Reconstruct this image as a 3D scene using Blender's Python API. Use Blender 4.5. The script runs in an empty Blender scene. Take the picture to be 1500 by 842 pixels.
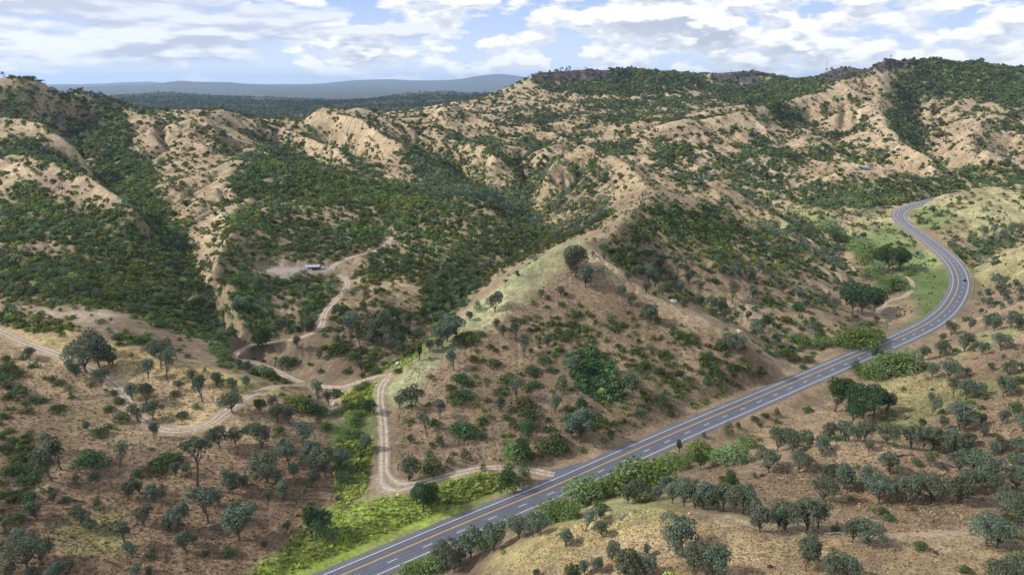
import bpy, bmesh, math, random
import numpy as np
from mathutils import Vector, Matrix

# ---------------------------------------------------------------- basics
C = bpy.context.scene.collection
HC = 165.0                       # drone height over the highway, metres
PITCH = math.radians(16.8)
SP, CP = math.sin(PITCH), math.cos(PITCH)
RNG = np.random.default_rng(7)
random.seed(7)

def ray(u, v):
    """pixel of the 1500x842 photograph -> direction with unit depth"""
    r = (np.asarray(u, float) - 750.0) / 1000.0
    d = (np.asarray(v, float) - 421.0) / 1000.0
    return r, CP - d * SP, -(SP + d * CP)

def at(u, v, t):
    a, b, c = ray(u, v)
    return np.stack([a * t, b * t, HC + c * t], -1)

def project(x, y, z):
    t = y * CP - (z - HC) * SP
    up = y * SP + (z - HC) * CP
    t = np.maximum(t, 1e-3)
    return 750 + 1000 * x / t, 421 - 1000 * up / t, t

# ---------------------------------------------------------------- noise
_perm = np.random.default_rng(11).permutation(256)
_perm = np.concatenate([_perm, _perm, _perm])
_ang = np.random.default_rng(12).random(256) * 2 * np.pi
_gx, _gy = np.cos(_ang), np.sin(_ang)
def gnoise(x, y):
    xi = np.floor(x).astype(np.int64); yi = np.floor(y).astype(np.int64)
    xf = x - xi; yf = y - yi
    xi &= 255; yi &= 255
    def g(ix, iy, fx, fy):
        h = _perm[_perm[ix] + iy]
        return _gx[h] * fx + _gy[h] * fy
    u = xf * xf * xf * (xf * (xf * 6 - 15) + 10); w = yf * yf * yf * (yf * (yf * 6 - 15) + 10)
    a = g(xi, yi, xf, yf); b = g(xi + 1, yi, xf - 1, yf)
    c = g(xi, yi + 1, xf, yf - 1); d = g(xi + 1, yi + 1, xf - 1, yf - 1)
    return ((a * (1 - u) + b * u) * (1 - w) + (c * (1 - u) + d * u) * w) * 1.5
def fbm(x, y, n=4, lac=2.03, gain=0.5):
    s = 0; a = 1.0; tot = 0
    for k in range(n):
        s = s + a * gnoise(x + 17.3 * k, y - 9.1 * k); tot += a
        x = x * lac; y = y * lac; a *= gain
    return s / tot
def ridged(x, y, n=4):
    s = 0; a = 1.0; tot = 0; w = 1.0
    for k in range(n):
        r = (1 - np.abs(gnoise(x + 31.7 * k, y + 5.3 * k))) ** 2 * w
        s = s + a * r; tot += a; w = np.clip(r * 1.4, 0, 1)
        x = x * 2.1; y = y * 2.1; a *= 0.5
    return s / tot
def sstep(a, b, x):
    t = np.clip((x - a) / (b - a), 0, 1); return t * t * (3 - 2 * t)

# ---------------------------------------------------------------- terrain skeleton: ridge and valley lines (photo u, v, depth m)
LINES = [
 # mesa one, its cliff foot, talus and bench
 [(783,103,2000),(786,98,2010),(800,97,2020),(850,98,2030),(900,102,2040),(950,104,2050),(1000,107,2050),(1020,110,2060)],
 [(783,119,1978),(830,121,1988),(885,120,2000),(925,114,2022)],
 [(785,99.5,2400),(900,103,2400),(1020,110,2400)],
 [(783,105,2000),(770,122,1950),(740,135,1880),(700,152,1750),(670,163,1650),(640,166,1500)],
 [(790,140,1850),(850,148,1820),(950,148,1820),(1030,148,1880)],
 [(720,165,1580),(760,166,1580),(850,170,1550),(950,168,1550),(1050,163,1620)],
 # mesa two and three
 [(1030,107,2200),(1040,104,2200),(1075,101,2180),(1100,103,2180),(1125,111,2150),(1160,120,2150),(1182,125,2150)],
 [(1036,117,2172),(1075,125,2152),(1112,126,2140)],
 [(1160,127,2320),(1180,129,2320),(1192,129,2250)],
 [(1000,125,2050),(1060,142,2000),(1098,157,1900)],
 [(1184,123,2000),(1195,106,1950),(1212,99,1930),(1240,97,1930),(1275,100,1900),(1292,100,1850)],
 [(1186,126,1930),(1220,119,1902),(1262,111,1875)],
 # peak and its plateau
 [(1284,101,1620),(1290,90,1600),(1295,79,1600),(1303,77,1600),(1312,80,1610),(1320,87,1620),(1345,89,1640),(1375,87,1660),(1400,88,1680),(1420,94,1680),(1450,96,1700),(1500,102,1700),(1600,110,1700),(1800,118,1700)],
 [(1283,106,1590),(1304,101,1588),(1316,98,1596)],
 [(1366,100,1645),(1400,103,1660),(1422,105,1664)],
 [(1300,92,2100),(1400,97,2100),(1600,112,2100)],
 [(970,190,1212),(1000,183,1242),(1060,172,1280),(1130,155,1339),(1167,142,1377),(1210,128,1436),(1250,112,1494),(1284,102,1533)],
 [(1300,100,1540),(1290,150,1365),(1297,190,1219),(1320,210,1121),(1365,238,1034)],
 [(1345,150,1545),(1345,190,1370),(1362,220,1236),(1388,245,1133)],
 [(1420,125,1580),(1470,148,1420),(1520,165,1350)],
 [(1470,150,1385),(1440,172,1290),(1420,200,1195),(1440,232,1088)],
 [(1520,190,1267),(1460,215,1184),(1400,245,1102)],
 [(1190,170,1370),(1150,192,1267),(1110,212,1184),(1060,237,1082),(1015,258,989)],
 [(1240,185,1308),(1200,215,1154),(1150,250,1030)],
 # valley behind the middle ridge, down to the highway creek
 [(850,213,1081),(905,218,1071),(950,240,1010),(1000,260,959),(1050,278,908),(1110,300,867),(1150,306,836),(1200,325,770),(1230,350,704),(1240,380,653),(1280,430,569),(1286,475,495)],
 [(1160,312,810),(1215,316,800)],
 [(1225,252,1005),(1267,249,1020),(1310,249,1040),(1350,254,1050)],
 [(1200,290,920),(1270,290,930),(1335,284,960),(1430,268,1000),(1500,262,1020),(1700,250,1050)],
 # hills right of the highway
 [(1352,295,875),(1380,288,880),(1430,278,890),(1470,272,900),(1500,270,900),(1650,262,900)],
 [(1400,388,640),(1440,372,680),(1500,350,725),(1600,330,750)],
 [(1428,392,598),(1460,378,590),(1500,362,580),(1650,330,560)],
 [(1440,470,482)],[(1500,430,470),(1600,420,450)],
 [(1400,515,420),(1440,495,415),(1500,475,405),(1600,460,390)],
 [(1300,590,360),(1350,570,375),(1450,560,360),(1500,545,350),(1600,530,340)],
 [(1400,620,320),(1500,620,300),(1600,600,290)],
 [(1300,640,315),(1400,665,300),(1470,682,280),(1600,700,260)],
 [(1140,665,292),(1180,650,285),(1220,645,275),(1290,650,262),(1340,660,258),(1390,675,255),(1440,700,245),(1480,730,230),(1600,760,220)],
 [(1180,720,250),(1250,735,238),(1330,745,228),(1400,745,222)],
 [(690,838,228),(760,795,222),(820,765,218),(880,742,216),(960,735,212),(1000,745,206),(1050,755,202),(1100,768,197),(1200,783,192),(1300,793,189),(1400,795,188),(1500,795,187),(1650,800,187)],
 [(700,900,200),(850,880,180),(1000,860,172),(1200,860,168),(1400,860,166),(1650,860,165)],
 [(900,1000,150),(1300,1000,145),(1700,1000,143)],
 [(560,850,243),(620,822,250),(700,785,263.6),(800,745,280),(900,705,299),(1000,668,320),(1080,640,337),(1160,600,365),(1230,560,398),(1290,520,438)],
 # flat by the highway on the left, creek, driveway
 [(350,842,235),(450,800,250),(520,770,259),(600,740,275),(690,725,282)],
 [(575,715,285),(650,695,295),(740,684,304)],
 [(495,735,281.6),(510,690,302),(520,650,323),(505,620,340),(488,595,355.6),(530,555,385),(590,525,411),(640,480,455),(680,430,522),(720,395,582),(780,355,645),(800,335,685),(775,300,775),(765,270,880),(775,245,965),(757,232,1010),(770,215,1060),(795,205,1130),(850,190,1280)],
 # pyramid hill
 [(575,556,372),(600,530,380),(620,508,388),(660,477,405),(700,443,420),(750,402,432),(800,368,440),(845,352,444)],
 [(845,352,444),(870,368,439),(905,392,429),(935,415,423),(960,435,417),(1000,452,410),(1040,468,403),(1080,490,394),(1110,510,386),(1135,535,379)],
 [(700,490,393),(740,455,407),(790,410,427)],
 [(845,352,444),(872,350,463),(897,343,487),(921,312,550),(955,285,618)],
 [(760,500,395)],[(850,480,405)],[(850,560,355)],[(700,600,345)],[(620,650,322)],[(950,560,365)],[(850,640,325)],[(1000,540,380)],
 [(960,400,525),(1000,430,499),(1060,460,484),(1130,500,447),(1180,520,447)],
 [(955,285,614),(971,277,634),(1028,291,624),(1072,313,624),(1112,333,619),(1149,351,614),(1200,375,595),(1240,395,576)],
 [(955,340,560)],[(1050,380,530)],[(1150,420,520)],[(1220,440,530)],
 [(955,285,614),(937,262,691),(913,245,768),(890,234,835),(850,226,864)],
 [(850,226,882),(815,245,833),(800,262,784)],
 [(890,234,840),(935,244,830),(971,258,811),(1011,268,791),(1052,273,782),(1108,307,743),(1150,321,724),(1190,345,676)],
 [(985,276,752),(1040,286,742),(1090,312,721),(1130,330,711)],
 # tan ridge behind and its spurs
 [(120,143,1080),(160,150,1100),(205,155,1120),(250,158,1140),(300,161,1150),(330,163,1160),(350,168,1180),(380,175,1200),(415,181,1200),(435,178,1200),(450,169,1215),(468,163,1230),(500,166,1240),(530,163,1250),(560,170,1260),(600,177,1270),(615,182,1270),(640,165,1300),(660,164,1330),(680,166,1400)],
 [(205,155,1092),(254,190,1004),(300,209,936),(335,232,858)],
 [(330,163,1137),(300,180,1039),(340,199,990),(377,211,941),(405,223,911)],
 [(335,215,1009),(380,228,937)],
 [(415,181,1170),(441,200,1053),(482,221,956),(512,237,878),(548,261,809)],
 [(400,200,1112),(440,215,1030),(500,250,896)],
 [(468,163,1199),(518,186,1102),(577,215,975),(600,240,878),(640,275,809)],
 [(480,195,1164),(520,220,1051),(560,245,948)],
 [(600,177,1238),(665,205,1102),(700,222,1024),(722,235,956)],
 [(620,200,1164),(660,230,1051),(700,255,958),(740,275,886)],
 [(645,168,1277),(677,190,1190),(737,217,1053)],
 [(700,176,1350),(745,176,1350),(765,195,1200)],
 [(815,188,1212),(828,207,1067),(795,228,980)],
 # left hill, its canyon and the slopes below
 [(-500,118,1000),(-100,120,1000),(0,126,1000),(50,130,1010),(100,138,1030),(120,143,1080)],
 [(-100,175,855),(0,180,855),(60,192,836),(100,215,808),(118,223,806)],
 [(100,165,1050),(115,195,976),(122,225,892),(160,260,798),(230,310,682),(270,370,588),(300,430,514),(335,495,452),(400,545,412),(450,562,395),(488,592,376)],
 [(-200,228,752),(0,236,733),(50,241,714),(110,260,677),(170,288,630),(200,310,583)],
 [(-200,300,640),(0,300,640),(100,330,590)],[(-200,400,480),(0,400,480),(100,420,460)],
 [(-150,455,430),(0,455,430),(110,458,425),(170,468,415),(250,490,410),(310,515,400)],
 [(-150,465,400),(0,478,400),(60,490,390),(110,487,395),(180,505,380),(240,525,372),(330,548,358),(400,570,352),(450,580,350)],
 [(300,628,312),(240,632,308),(190,600,325),(150,560,348)],
 [(-150,560,330),(0,560,330)],[(-150,640,285),(0,640,285)],[(60,690,265)],[(0,740,245)],[(100,760,248)],[(200,740,258)],[(300,720,272)],[(400,740,272)],[(420,700,292)],[(380,660,302)],
 [(-150,842,222),(0,842,222),(200,842,228),(330,842,233)],[(-200,1000,180),(0,1000,180),(400,1000,192)],
 # hill with the gravel pad
 [(400,300,658),(350,330,560),(325,345,523),(300,390,482),(333,423,460),(350,470,434),(352,500,416)],
 [(335,232,849),(345,240,820),(410,242,820),(480,262,772),(560,270,762),(640,288,743),(690,293,714),(720,308,676)],
 [(430,300,690)],[(560,330,640)],[(660,350,600)],[(590,400,520)],[(640,420,500)],[(560,440,470)],[(470,470,440)],[(430,500,420)],[(560,500,425)],[(400,520,405)],
 [(385,396,523),(430,397,520),(475,396,522)],[(510,412,500)],[(575,353,587)],
]
def flatline(us, t, z):          # a line of given height at given depth
    return [("w", u, t, z) for u in us]
FAR = [
 flatline([-500,0,300,640], 1700, 62), flatline([-500,0,400,790], 2600, 35),
 [(-500,150,3000),(-200,148,3000),(130,150,3000),(187,150,3000)],
 [(-300,146,4500),(130,144,4500),(187,141,4500),(243,136,4500),(320,142,4500),(400,143,4500),(480,149,4500),(530,152,4500)],
 [(500,158,3800),(530,151,3800),(560,144,3800),(600,137,3800),(625,134,3800),(660,138,3800),(730,140,3800),(800,143,3800)],
 flatline([820,1000,1200,1500,1900], 3000, 150),
 flatline([-600,0,400,800,1200,1900], 9000, -70), flatline([-600,0,400,800,1200,1900], 12500, -30),
 [(-600,128,16500),(0,128,16500),(70,128,16500),(150,127,16500),(210,124,16500),(240,121,16500),(265,117,16500),(290,119,16500),(330,120,16500),(390,125,16500),(440,127,16500),(520,130,16500),(600,129,16500),(660,133,16500),(760,136,16500),(1000,138,16500)],
 flatline([-600,0,800,1500,2000], 20000, 30),
 [(-600,126,23500),(100,126,23500),(160,122,23500),(185,119.5,23500),(200,120,23500),(225,118,23500),(240,124,23500),(330,127,23500),(440,127,23500),(480,122,23500),(520,117,23500),(560,116,23500),(600,117,23500),(660,119,23500),(690,112,23500),(725,107,23500),(750,108,23500),(790,116,23500),(850,124,23500),(1100,128,23500)],
 flatline([-300,0,800,1500,1900], 31000, 30),
]
# ---------------------------------------------------------------- highway centre line
HWY_PX = [(440,873),(500,847),(547,827),(620,795.5),(700,761.5),(800,721),(900,676),(1000,632),(1100,589.5),(1180,555),(1254.7,523),(1316.5,497),(1361.5,475.5),(1376.2,465),(1387.8,455),(1395.8,444.8),(1401.6,434.6),(1406,425.2),(1407.8,416.5),(1407.2,407.8),(1403.8,397),(1398.7,388.3),(1390.7,378.8),(1382,370),(1361.5,353.2),(1341.3,339),(1325.2,328.4),(1317,319.5),(1316,312.5),(1325.2,305.0),(1341.3,299.7),(1352,297.2)]
def smooth_line(p, step, it=6):
    p = np.asarray(p, float)
    d = np.r_[0, np.cumsum(np.linalg.norm(np.diff(p[:, :2], axis=0), axis=1))]
    s = np.arange(0, d[-1], step)
    q = np.stack([np.interp(s, d, p[:, k]) for k in range(p.shape[1])], -1)
    for _ in range(it):
        q[1:-1] = q[1:-1] * 0.5 + (q[:-2] + q[2:]) * 0.25
    return q
def hwy_point(u, v):
    z = np.interp(v, [297, 330, 450], [9, 6, 0.0])
    a, b, c = ray(u, v)
    t = (HC - z) / -c
    return [a * t, b * t, z]
_h = np.array([hwy_point(u, v) for u, v in HWY_PX])
# carry on out of view: towards the camera and behind the far hill
_e = _h[0] + (_h[0] - _h[2]) / np.linalg.norm(_h[0] - _h[2]) * 60
_dirn = (_h[-1] - _h[-3]); _dirn /= np.linalg.norm(_dirn)
_h = np.vstack([_e, _h, _h[-1] + _dirn * 40 + [0, 0, 0], _h[-1] + _dirn * 110])
_h[:, 2] = np.minimum(_h[:, 2], 9)
HWY = smooth_line(_h, 3.0, 30)

# ---------------------------------------------------------------- solve the ground on a log-polar sheet
TH0, TH1 = -0.90, 0.90
R0, R1 = 85.0, 36000.0
def solve_ground():
    pts = []
    for ln in LINES + FAR:
        P = []
        for q in ln:
            if q[0] == "w":
                a = (q[1] - 750) / 1000.0
                P.append([a * q[2], q[2] * 0.957, q[3]])
            else:
                P.append(at(*q))
        P = np.array(P)
        if len(P) == 1: pts.append(P); continue
        for a, b in zip(P[:-1], P[1:]):
            n = max(2, int(np.linalg.norm(b - a) / max(1.0, 0.002 * a[1])))
            s = np.linspace(0, 1, n)[:, None]
            pts.append(a + (b - a) * s)
    # both edges of the highway
    tn = np.gradient(HWY[:, :2], axis=0); tn /= np.linalg.norm(tn, axis=1)[:, None]
    nr = np.stack([-tn[:, 1], tn[:, 0]], -1)
    for o in (-8, 0, 8):
        q = HWY.copy(); q[:, :2] += nr * o; pts.append(q)
    pts = np.vstack(pts)
    th = np.arctan2(pts[:, 0], pts[:, 1]); rho = np.log(np.hypot(pts[:, 0], pts[:, 1]))
    ok = (th > TH0) & (th < TH1) & (rho > math.log(R0)) & (rho < math.log(R1))
    th, rho, z = th[ok], rho[ok], pts[ok, 2]
    lv = [(48, 156), (95, 312), (189, 623), (377, 1245)]
    g = None
    for n, (na, nb) in enumerate(lv):
        ia = np.rint((th - TH0) / (TH1 - TH0) * (na - 1)).astype(int)
        ib = np.rint((rho - math.log(R0)) / math.log(R1 / R0) * (nb - 1)).astype(int)
        k = ia * nb + ib
        cnt = np.bincount(k, minlength=na * nb); sm = np.bincount(k, weights=z, minlength=na * nb)
        fix = (cnt > 0).reshape(na, nb)
        val = (sm / np.maximum(cnt, 1)).reshape(na, nb)
        if g is None:
            g = np.full((na, nb), 60.0)
        else:
            oa, ob = g.shape
            xa = np.linspace(0, oa - 1, na); xb = np.linspace(0, ob - 1, nb)
            t = np.stack([np.interp(xb, np.arange(ob), g[i]) for i in range(oa)])
            g = np.stack([np.interp(xa, np.arange(oa), t[:, j]) for j in range(nb)], 1)
        g[fix] = val[fix]
        rb = (np.add.outer(np.arange(na), np.arange(nb)) & 1).astype(bool)
        m0, m1 = (~rb) & ~fix, rb & ~fix
        for it in range([900, 500, 260, 140][n]):
            for m in (m0, m1):
                p = np.pad(g, 1, mode="edge")
                avg = (p[:-2, 1:-1] + p[2:, 1:-1] + p[1:-1, :-2] + p[1:-1, 2:]) * 0.25
                g[m] += 1.6 * (avg - g)[m] if n < 3 else 1.4 * (avg - g)[m]
    # deepen the relief between the skeleton lines of the farther hills
    def bl(g, n):
        p = np.pad(g, n, mode="edge"); c = np.pad(np.cumsum(np.cumsum(p, 0), 1), ((1, 0), (1, 0))); k = 2 * n + 1
        return (c[k:, k:] - c[:-k, k:] - c[k:, :-k] + c[:-k, :-k]) / (k * k)
    rr = np.exp(np.linspace(math.log(R0), math.log(R1), g.shape[1]))[None, :]
    g = g + (g - bl(bl(g, 9), 9)) * (1.35 * sstep(560, 820, rr) * (1 - sstep(1350, 1600, rr)))
    for _ in range(3):                       # weather the creases a little
        p = np.pad(g, 1, mode="edge")
        g = g * 0.4 + 0.15 * (p[:-2, 1:-1] + p[2:, 1:-1] + p[1:-1, :-2] + p[1:-1, 2:])
    return g
COARSE = solve_ground()

NA = 860
RHO = np.concatenate([np.linspace(math.log(R0), math.log(2600), 960), np.linspace(math.log(2600), math.log(R1), 130)[1:]])
NB = len(RHO)
THA = np.linspace(TH0, TH1, NA)
def lookup(grid, th, rho, uniform=None):
    na, nb = grid.shape
    fa = np.clip((th - TH0) / (TH1 - TH0) * (na - 1), 0, na - 1.001)
    if uniform: fb = np.clip((rho - math.log(R0)) / math.log(R1 / R0) * (nb - 1), 0, nb - 1.001)
    else: fb = np.clip(np.interp(rho, RHO, np.arange(nb)), 0, nb - 1.001)
    ia = fa.astype(int); ib = fb.astype(int); fa = fa - ia; fb = fb - ib
    return (grid[ia, ib] * (1 - fa) + grid[ia + 1, ib] * fa) * (1 - fb) + (grid[ia, ib + 1] * (1 - fa) + grid[ia + 1, ib + 1] * fa) * fb
GT, GR = np.meshgrid(THA, RHO, indexing="ij")
RAD = np.exp(GR)
GX, GY = np.sin(GT) * RAD, np.cos(GT) * RAD
def rough_big(X, Y, R):
    wx = X + 25 * fbm(X / 90, Y / 90, 2); wy = Y + 25 * fbm(X / 90 + 40, Y / 90 + 8, 2)
    big = sstep(480, 900, R); far = sstep(2400, 4500, R)
    a = (ridged(wx / 260, wy / 260, 4) - 0.55) * (5 + 9 * big) * (0.18 + 0.82 * big)
    b = fbm(wx / 70 + 3, wy / 70, 4) * (1.5 + 1.7 * big)
    d = fbm(X / 900, Y / 900, 5) * 30 * far + (ridged(wx / 1500, wy / 1500, 4) - .5) * 70 * sstep(6000, 11000, R)
    return (a + b) * (1 - 0.9 * far) + d * 0.4
def erode(Z, R, h, rows, steps=5, K=.13):
    """cut gullies: water runs down the steepest neighbour and lowers each cell towards the next one"""
    na, nb = Z.shape; Z0 = Z[:, :rows].copy(); z = Z0.copy(); r = R[:, :rows]; dx = r * h
    cap = .5 + 1.8 * sstep(280, 430, r) + 15.0 * sstep(430, 850, r)
    idx = np.arange(na * rows).reshape(na, rows)
    for _ in range(steps):
        best = np.zeros((na, rows)); rec = idx.copy()
        for di in (-1, 0, 1):
            for dj in (-1, 0, 1):
                if di == 0 and dj == 0: continue
                q = np.full((na, rows), 1e9); ii = idx.copy()
                sa = slice(max(0, -di), na - max(0, di)); sb = slice(max(0, -dj), rows - max(0, dj))
                ta = slice(max(0, di), na + min(0, di)); tb = slice(max(0, dj), rows + min(0, dj))
                q[sa, sb] = z[ta, tb]; ii[sa, sb] = idx[ta, tb]
                sl = (z - q) / (dx * (1.0 if di == 0 or dj == 0 else 1.414))
                m = sl > best; best[m] = sl[m]; rec[m] = ii[m]
        order = np.argsort(-z.ravel()).tolist(); rl = rec.ravel().tolist()
        A = (dx * dx).ravel().tolist()
        for i in order:
            j = rl[i]
            if j != i: A[j] += A[i]
        F = (K * np.sqrt(np.array(A)) / dx.ravel()).tolist(); zz = z.ravel().tolist(); zc = (Z0 - cap).ravel().tolist()
        for i in reversed(order):
            j = rl[i]
            if j != i:
                v = (zz[i] + F[i] * zz[j]) / (1 + F[i]); c = zc[i]
                zz[i] = v if v > c else c
        z = np.array(zz).reshape(na, rows)
    out = Z.copy(); out[:, :rows] = z
    return out
def base_ground():
    na, nb = COARSE.shape
    t, r = np.meshgrid(np.linspace(TH0, TH1, na), np.linspace(math.log(R0), math.log(R1), nb), indexing="ij")
    R = np.exp(r); Z = COARSE + rough_big(np.sin(t) * R, np.cos(t) * R, R)
    rows = int((math.log(2350) - math.log(R0)) / math.log(R1 / R0) * (nb - 1))
    return erode(Z, R, (TH1 - TH0) / (na - 1), rows)
GZ = lookup(base_ground(), GT, GR, True)
GZ = GZ + fbm(GX / 18, GY / 18, 3) * (0.5 + 0.5 * sstep(480, 900, RAD)) * (RAD < 3000)
def ground(x, y):
    return lookup(GZ, np.arctan2(x, y), np.log(np.maximum(np.hypot(x, y), R0)))
_TS = 95.0 * 1.0035 ** np.arange(1620)
def land(u, v, tmin=95.0):
    """where the view ray of a photo pixel meets the ground"""
    u = np.atleast_1d(np.asarray(u, float)); v = np.atleast_1d(np.asarray(v, float))
    a, b, c = ray(u, v)
    out = np.zeros((len(u), 3))
    T = _TS[_TS >= tmin]
    for s in range(0, len(u), 200):
        A, B, Cc = a[s:s+200, None], b[s:s+200, None], c[s:s+200, None]
        dz = HC + Cc * T - ground(A * T, B * T)
        hit = dz < 0
        i = np.where(hit.any(1), hit.argmax(1), len(T) - 1); i = np.maximum(i, 1)
        lo, hi = T[i - 1], T[i]
        for _ in range(12):
            m = (lo + hi) / 2
            below = HC + c[s:s+200] * m < ground(a[s:s+200] * m, b[s:s+200] * m)
            hi = np.where(below, m, hi); lo = np.where(below, lo, m)
        out[s:s+200] = np.stack([a[s:s+200] * hi, b[s:s+200] * hi, ground(a[s:s+200] * hi, b[s:s+200] * hi)], -1)
    return out

# ---------------------------------------------------------------- dirt tracks
TRACKS = {
 "driveway": (2.1, [(812,694),(790,690),(765,685),(740,683),(700,686),(650,696),(610,708),(580,716),(566,708),(562,690),(563,650),(561,615),(556,585),(558,565),(568,554),(578,546)]),
 "creek_road": (2.0, [(578,546),(545,553),(520,561),(500,570),(472,566),(450,563),(430,556),(400,541),(370,531),(345,524),(336,519),(345,513),(370,507),(400,502),(440,495),(460,488),(473,475),(473,462),(481,451),(495,436),(508,420),(511,412),(500,405),(486,400),(483,394),(489,387),(505,380),(530,372),(550,368),(568,357),(573,347)]),
 "loop_track": (2.2, [(445,564),(425,565),(405,564),(385,567),(368,575),(356,586),(337,597),(320,611),(300,625),(272,632),(245,632),(222,622),(205,610),(192,597),(183,580),(170,565),(158,556),(130,538),(96,522),(64,511),(32,500),(0,484),(-40,468)]),
 "meadow_track": (1.4, [(1372,468),(1345,476),(1310,478),(1290,466),(1285,458),(1300,441),(1325,434),(1338,424),(1336,412),(1326,404)]),
 "cabin_track": (1.6, [(1255,252),(1275,249),(1310,248),(1345,254),(1372,262)]),
}
TRK = {}
for k, (w, px) in TRACKS.items():
    P = land(*np.array(px).T, tmin=180)
    P = smooth_line(P, 2.0, 10)
    z = P[:, 2].copy()
    for _ in range(40): z[1:-1] = z[1:-1] * .5 + (z[:-2] + z[2:]) * .25
    P[:, 2] = z
    TRK[k] = (w, P)
# driveway meets the highway at its own level
P = TRK["driveway"][1]; P[:30, 2] = np.linspace(0.0, P[30, 2], 30)
PAD = land([388, 405, 430, 452, 470, 484], [394, 396, 396, 394, 394, 396], tmin=300)

def carve(line, inner, outer, drop):
    global GZ
    lo = line[:, :2].min(0) - outer; hi = line[:, :2].max(0) + outer
    m = (GX > lo[0]) & (GX < hi[0]) & (GY > lo[1]) & (GY < hi[1])
    idx = np.flatnonzero(m.ravel()); X = GX.ravel()[idx]; Y = GY.ravel()[idx]
    dist = np.empty(len(idx)); near = np.empty(len(idx), int)
    for s in range(0, len(idx), 20000):
        d = (X[s:s+20000, None] - line[None, :, 0]) ** 2 + (Y[s:s+20000, None] - line[None, :, 1]) ** 2
        near[s:s+20000] = d.argmin(1); dist[s:s+20000] = np.sqrt(d.min(1))
    w = sstep(inner, outer, dist)
    g = GZ.ravel(); g[idx] = (line[near, 2] - drop) * (1 - w) + g[idx] * w
    GZ = g.reshape(GZ.shape)
for k, (w, P) in TRK.items():
    carve(P, w + 1.0, w + (5 if k != "meadow_track" else 3), 0.10)
padline = smooth_line(PAD, 2.0, 4); padline[:, 2] = padline[:, 2].mean()
carve(padline, 6, 12, 0.0)
carve(HWY, 9.3, 20, 0.25)
# paved mouth of the driveway
MOUTH = smooth_line(np.vstack([P[0] if False else TRK["driveway"][1][3], land(850, 700, 180)[0]]), 2.0, 2)
MOUTH[:, 2] = 0.0
carve(MOUTH, 5, 9, 0.12)

def new_mesh(name, V, F, mat, colors=None, smooth=False, cname="tint"):
    V = np.asarray(V, np.float32); F = np.asarray(F, np.int32)
    me = bpy.data.meshes.new(name)
    nf, k = F.shape
    me.vertices.add(len(V)); me.vertices.foreach_set("co", V.ravel())
    me.loops.add(nf * k); me.loops.foreach_set("vertex_index", F.ravel())
    me.polygons.add(nf)
    me.polygons.foreach_set("loop_start", np.arange(0, nf * k, k, dtype=np.int32))
    me.polygons.foreach_set("loop_total", np.full(nf, k, np.int32))
    if smooth: me.polygons.foreach_set("use_smooth", np.ones(nf, bool))
    me.update(calc_edges=True)
    if colors is not None:
        at_ = me.attributes.new(cname, "FLOAT_COLOR", "POINT")
        c = np.ones((len(V), 4), np.float32); c[:, :colors.shape[1]] = colors
        at_.data.foreach_set("color", c.ravel())
    if mat is not None: me.materials.append(mat)
    return me
def grid_faces(na, nb):
    i = np.arange(na - 1)[:, None] * nb + np.arange(nb - 1)[None, :]
    i = i.ravel()
    return np.stack([i, i + nb, i + nb + 1, i + 1], -1)
def link(name, me, parent=None):
    o = bpy.data.objects.new(name, me); C.objects.link(o)
    if parent is not None: o.parent = parent
    return o

# ---------------------------------------------------------------- materials
def mat_new(name):
    m = bpy.data.materials.new(name); m.use_nodes = True
    nt = m.node_tree; b = nt.nodes["Principled BSDF"]
    return m, nt, b
def node(nt, kind, **kw):
    n = nt.nodes.new(kind)
    for k, v in kw.items(): setattr(n, k, v)
    return n
def noise_node(nt, scale, detail=4, rough=0.55, coord=None):
    n = node(nt, "ShaderNodeTexNoise"); n.inputs["Scale"].default_value = scale
    n.inputs["Detail"].default_value = detail; n.inputs["Roughness"].default_value = rough
    if coord is not None: nt.links.new(coord, n.inputs["Vector"])
    return n
def maprange(nt, src, a, b, c, d):
    n = node(nt, "ShaderNodeMapRange"); nt.links.new(src, n.inputs[0])
    for i, v in zip((1, 2, 3, 4), (a, b, c, d)): n.inputs[i].default_value = v
    return n.outputs[0]
def math_node(nt, op, a, b=None, clamp=False):
    n = node(nt, "ShaderNodeMath", operation=op); n.use_clamp = clamp
    for i, x in enumerate((a, b)):
        if x is None: continue
        if isinstance(x, (int, float)): n.inputs[i].default_value = x
        else: nt.links.new(x, n.inputs[i])
    return n.outputs[0]
def scale_color(nt, col, fac):
    n = node(nt, "ShaderNodeVectorMath", operation="SCALE")
    nt.links.new(col, n.inputs[0])
    if isinstance(fac, (int, float)): n.inputs["Scale"].default_value = fac
    else: nt.links.new(fac, n.inputs["Scale"])
    return n.outputs[0]

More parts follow.
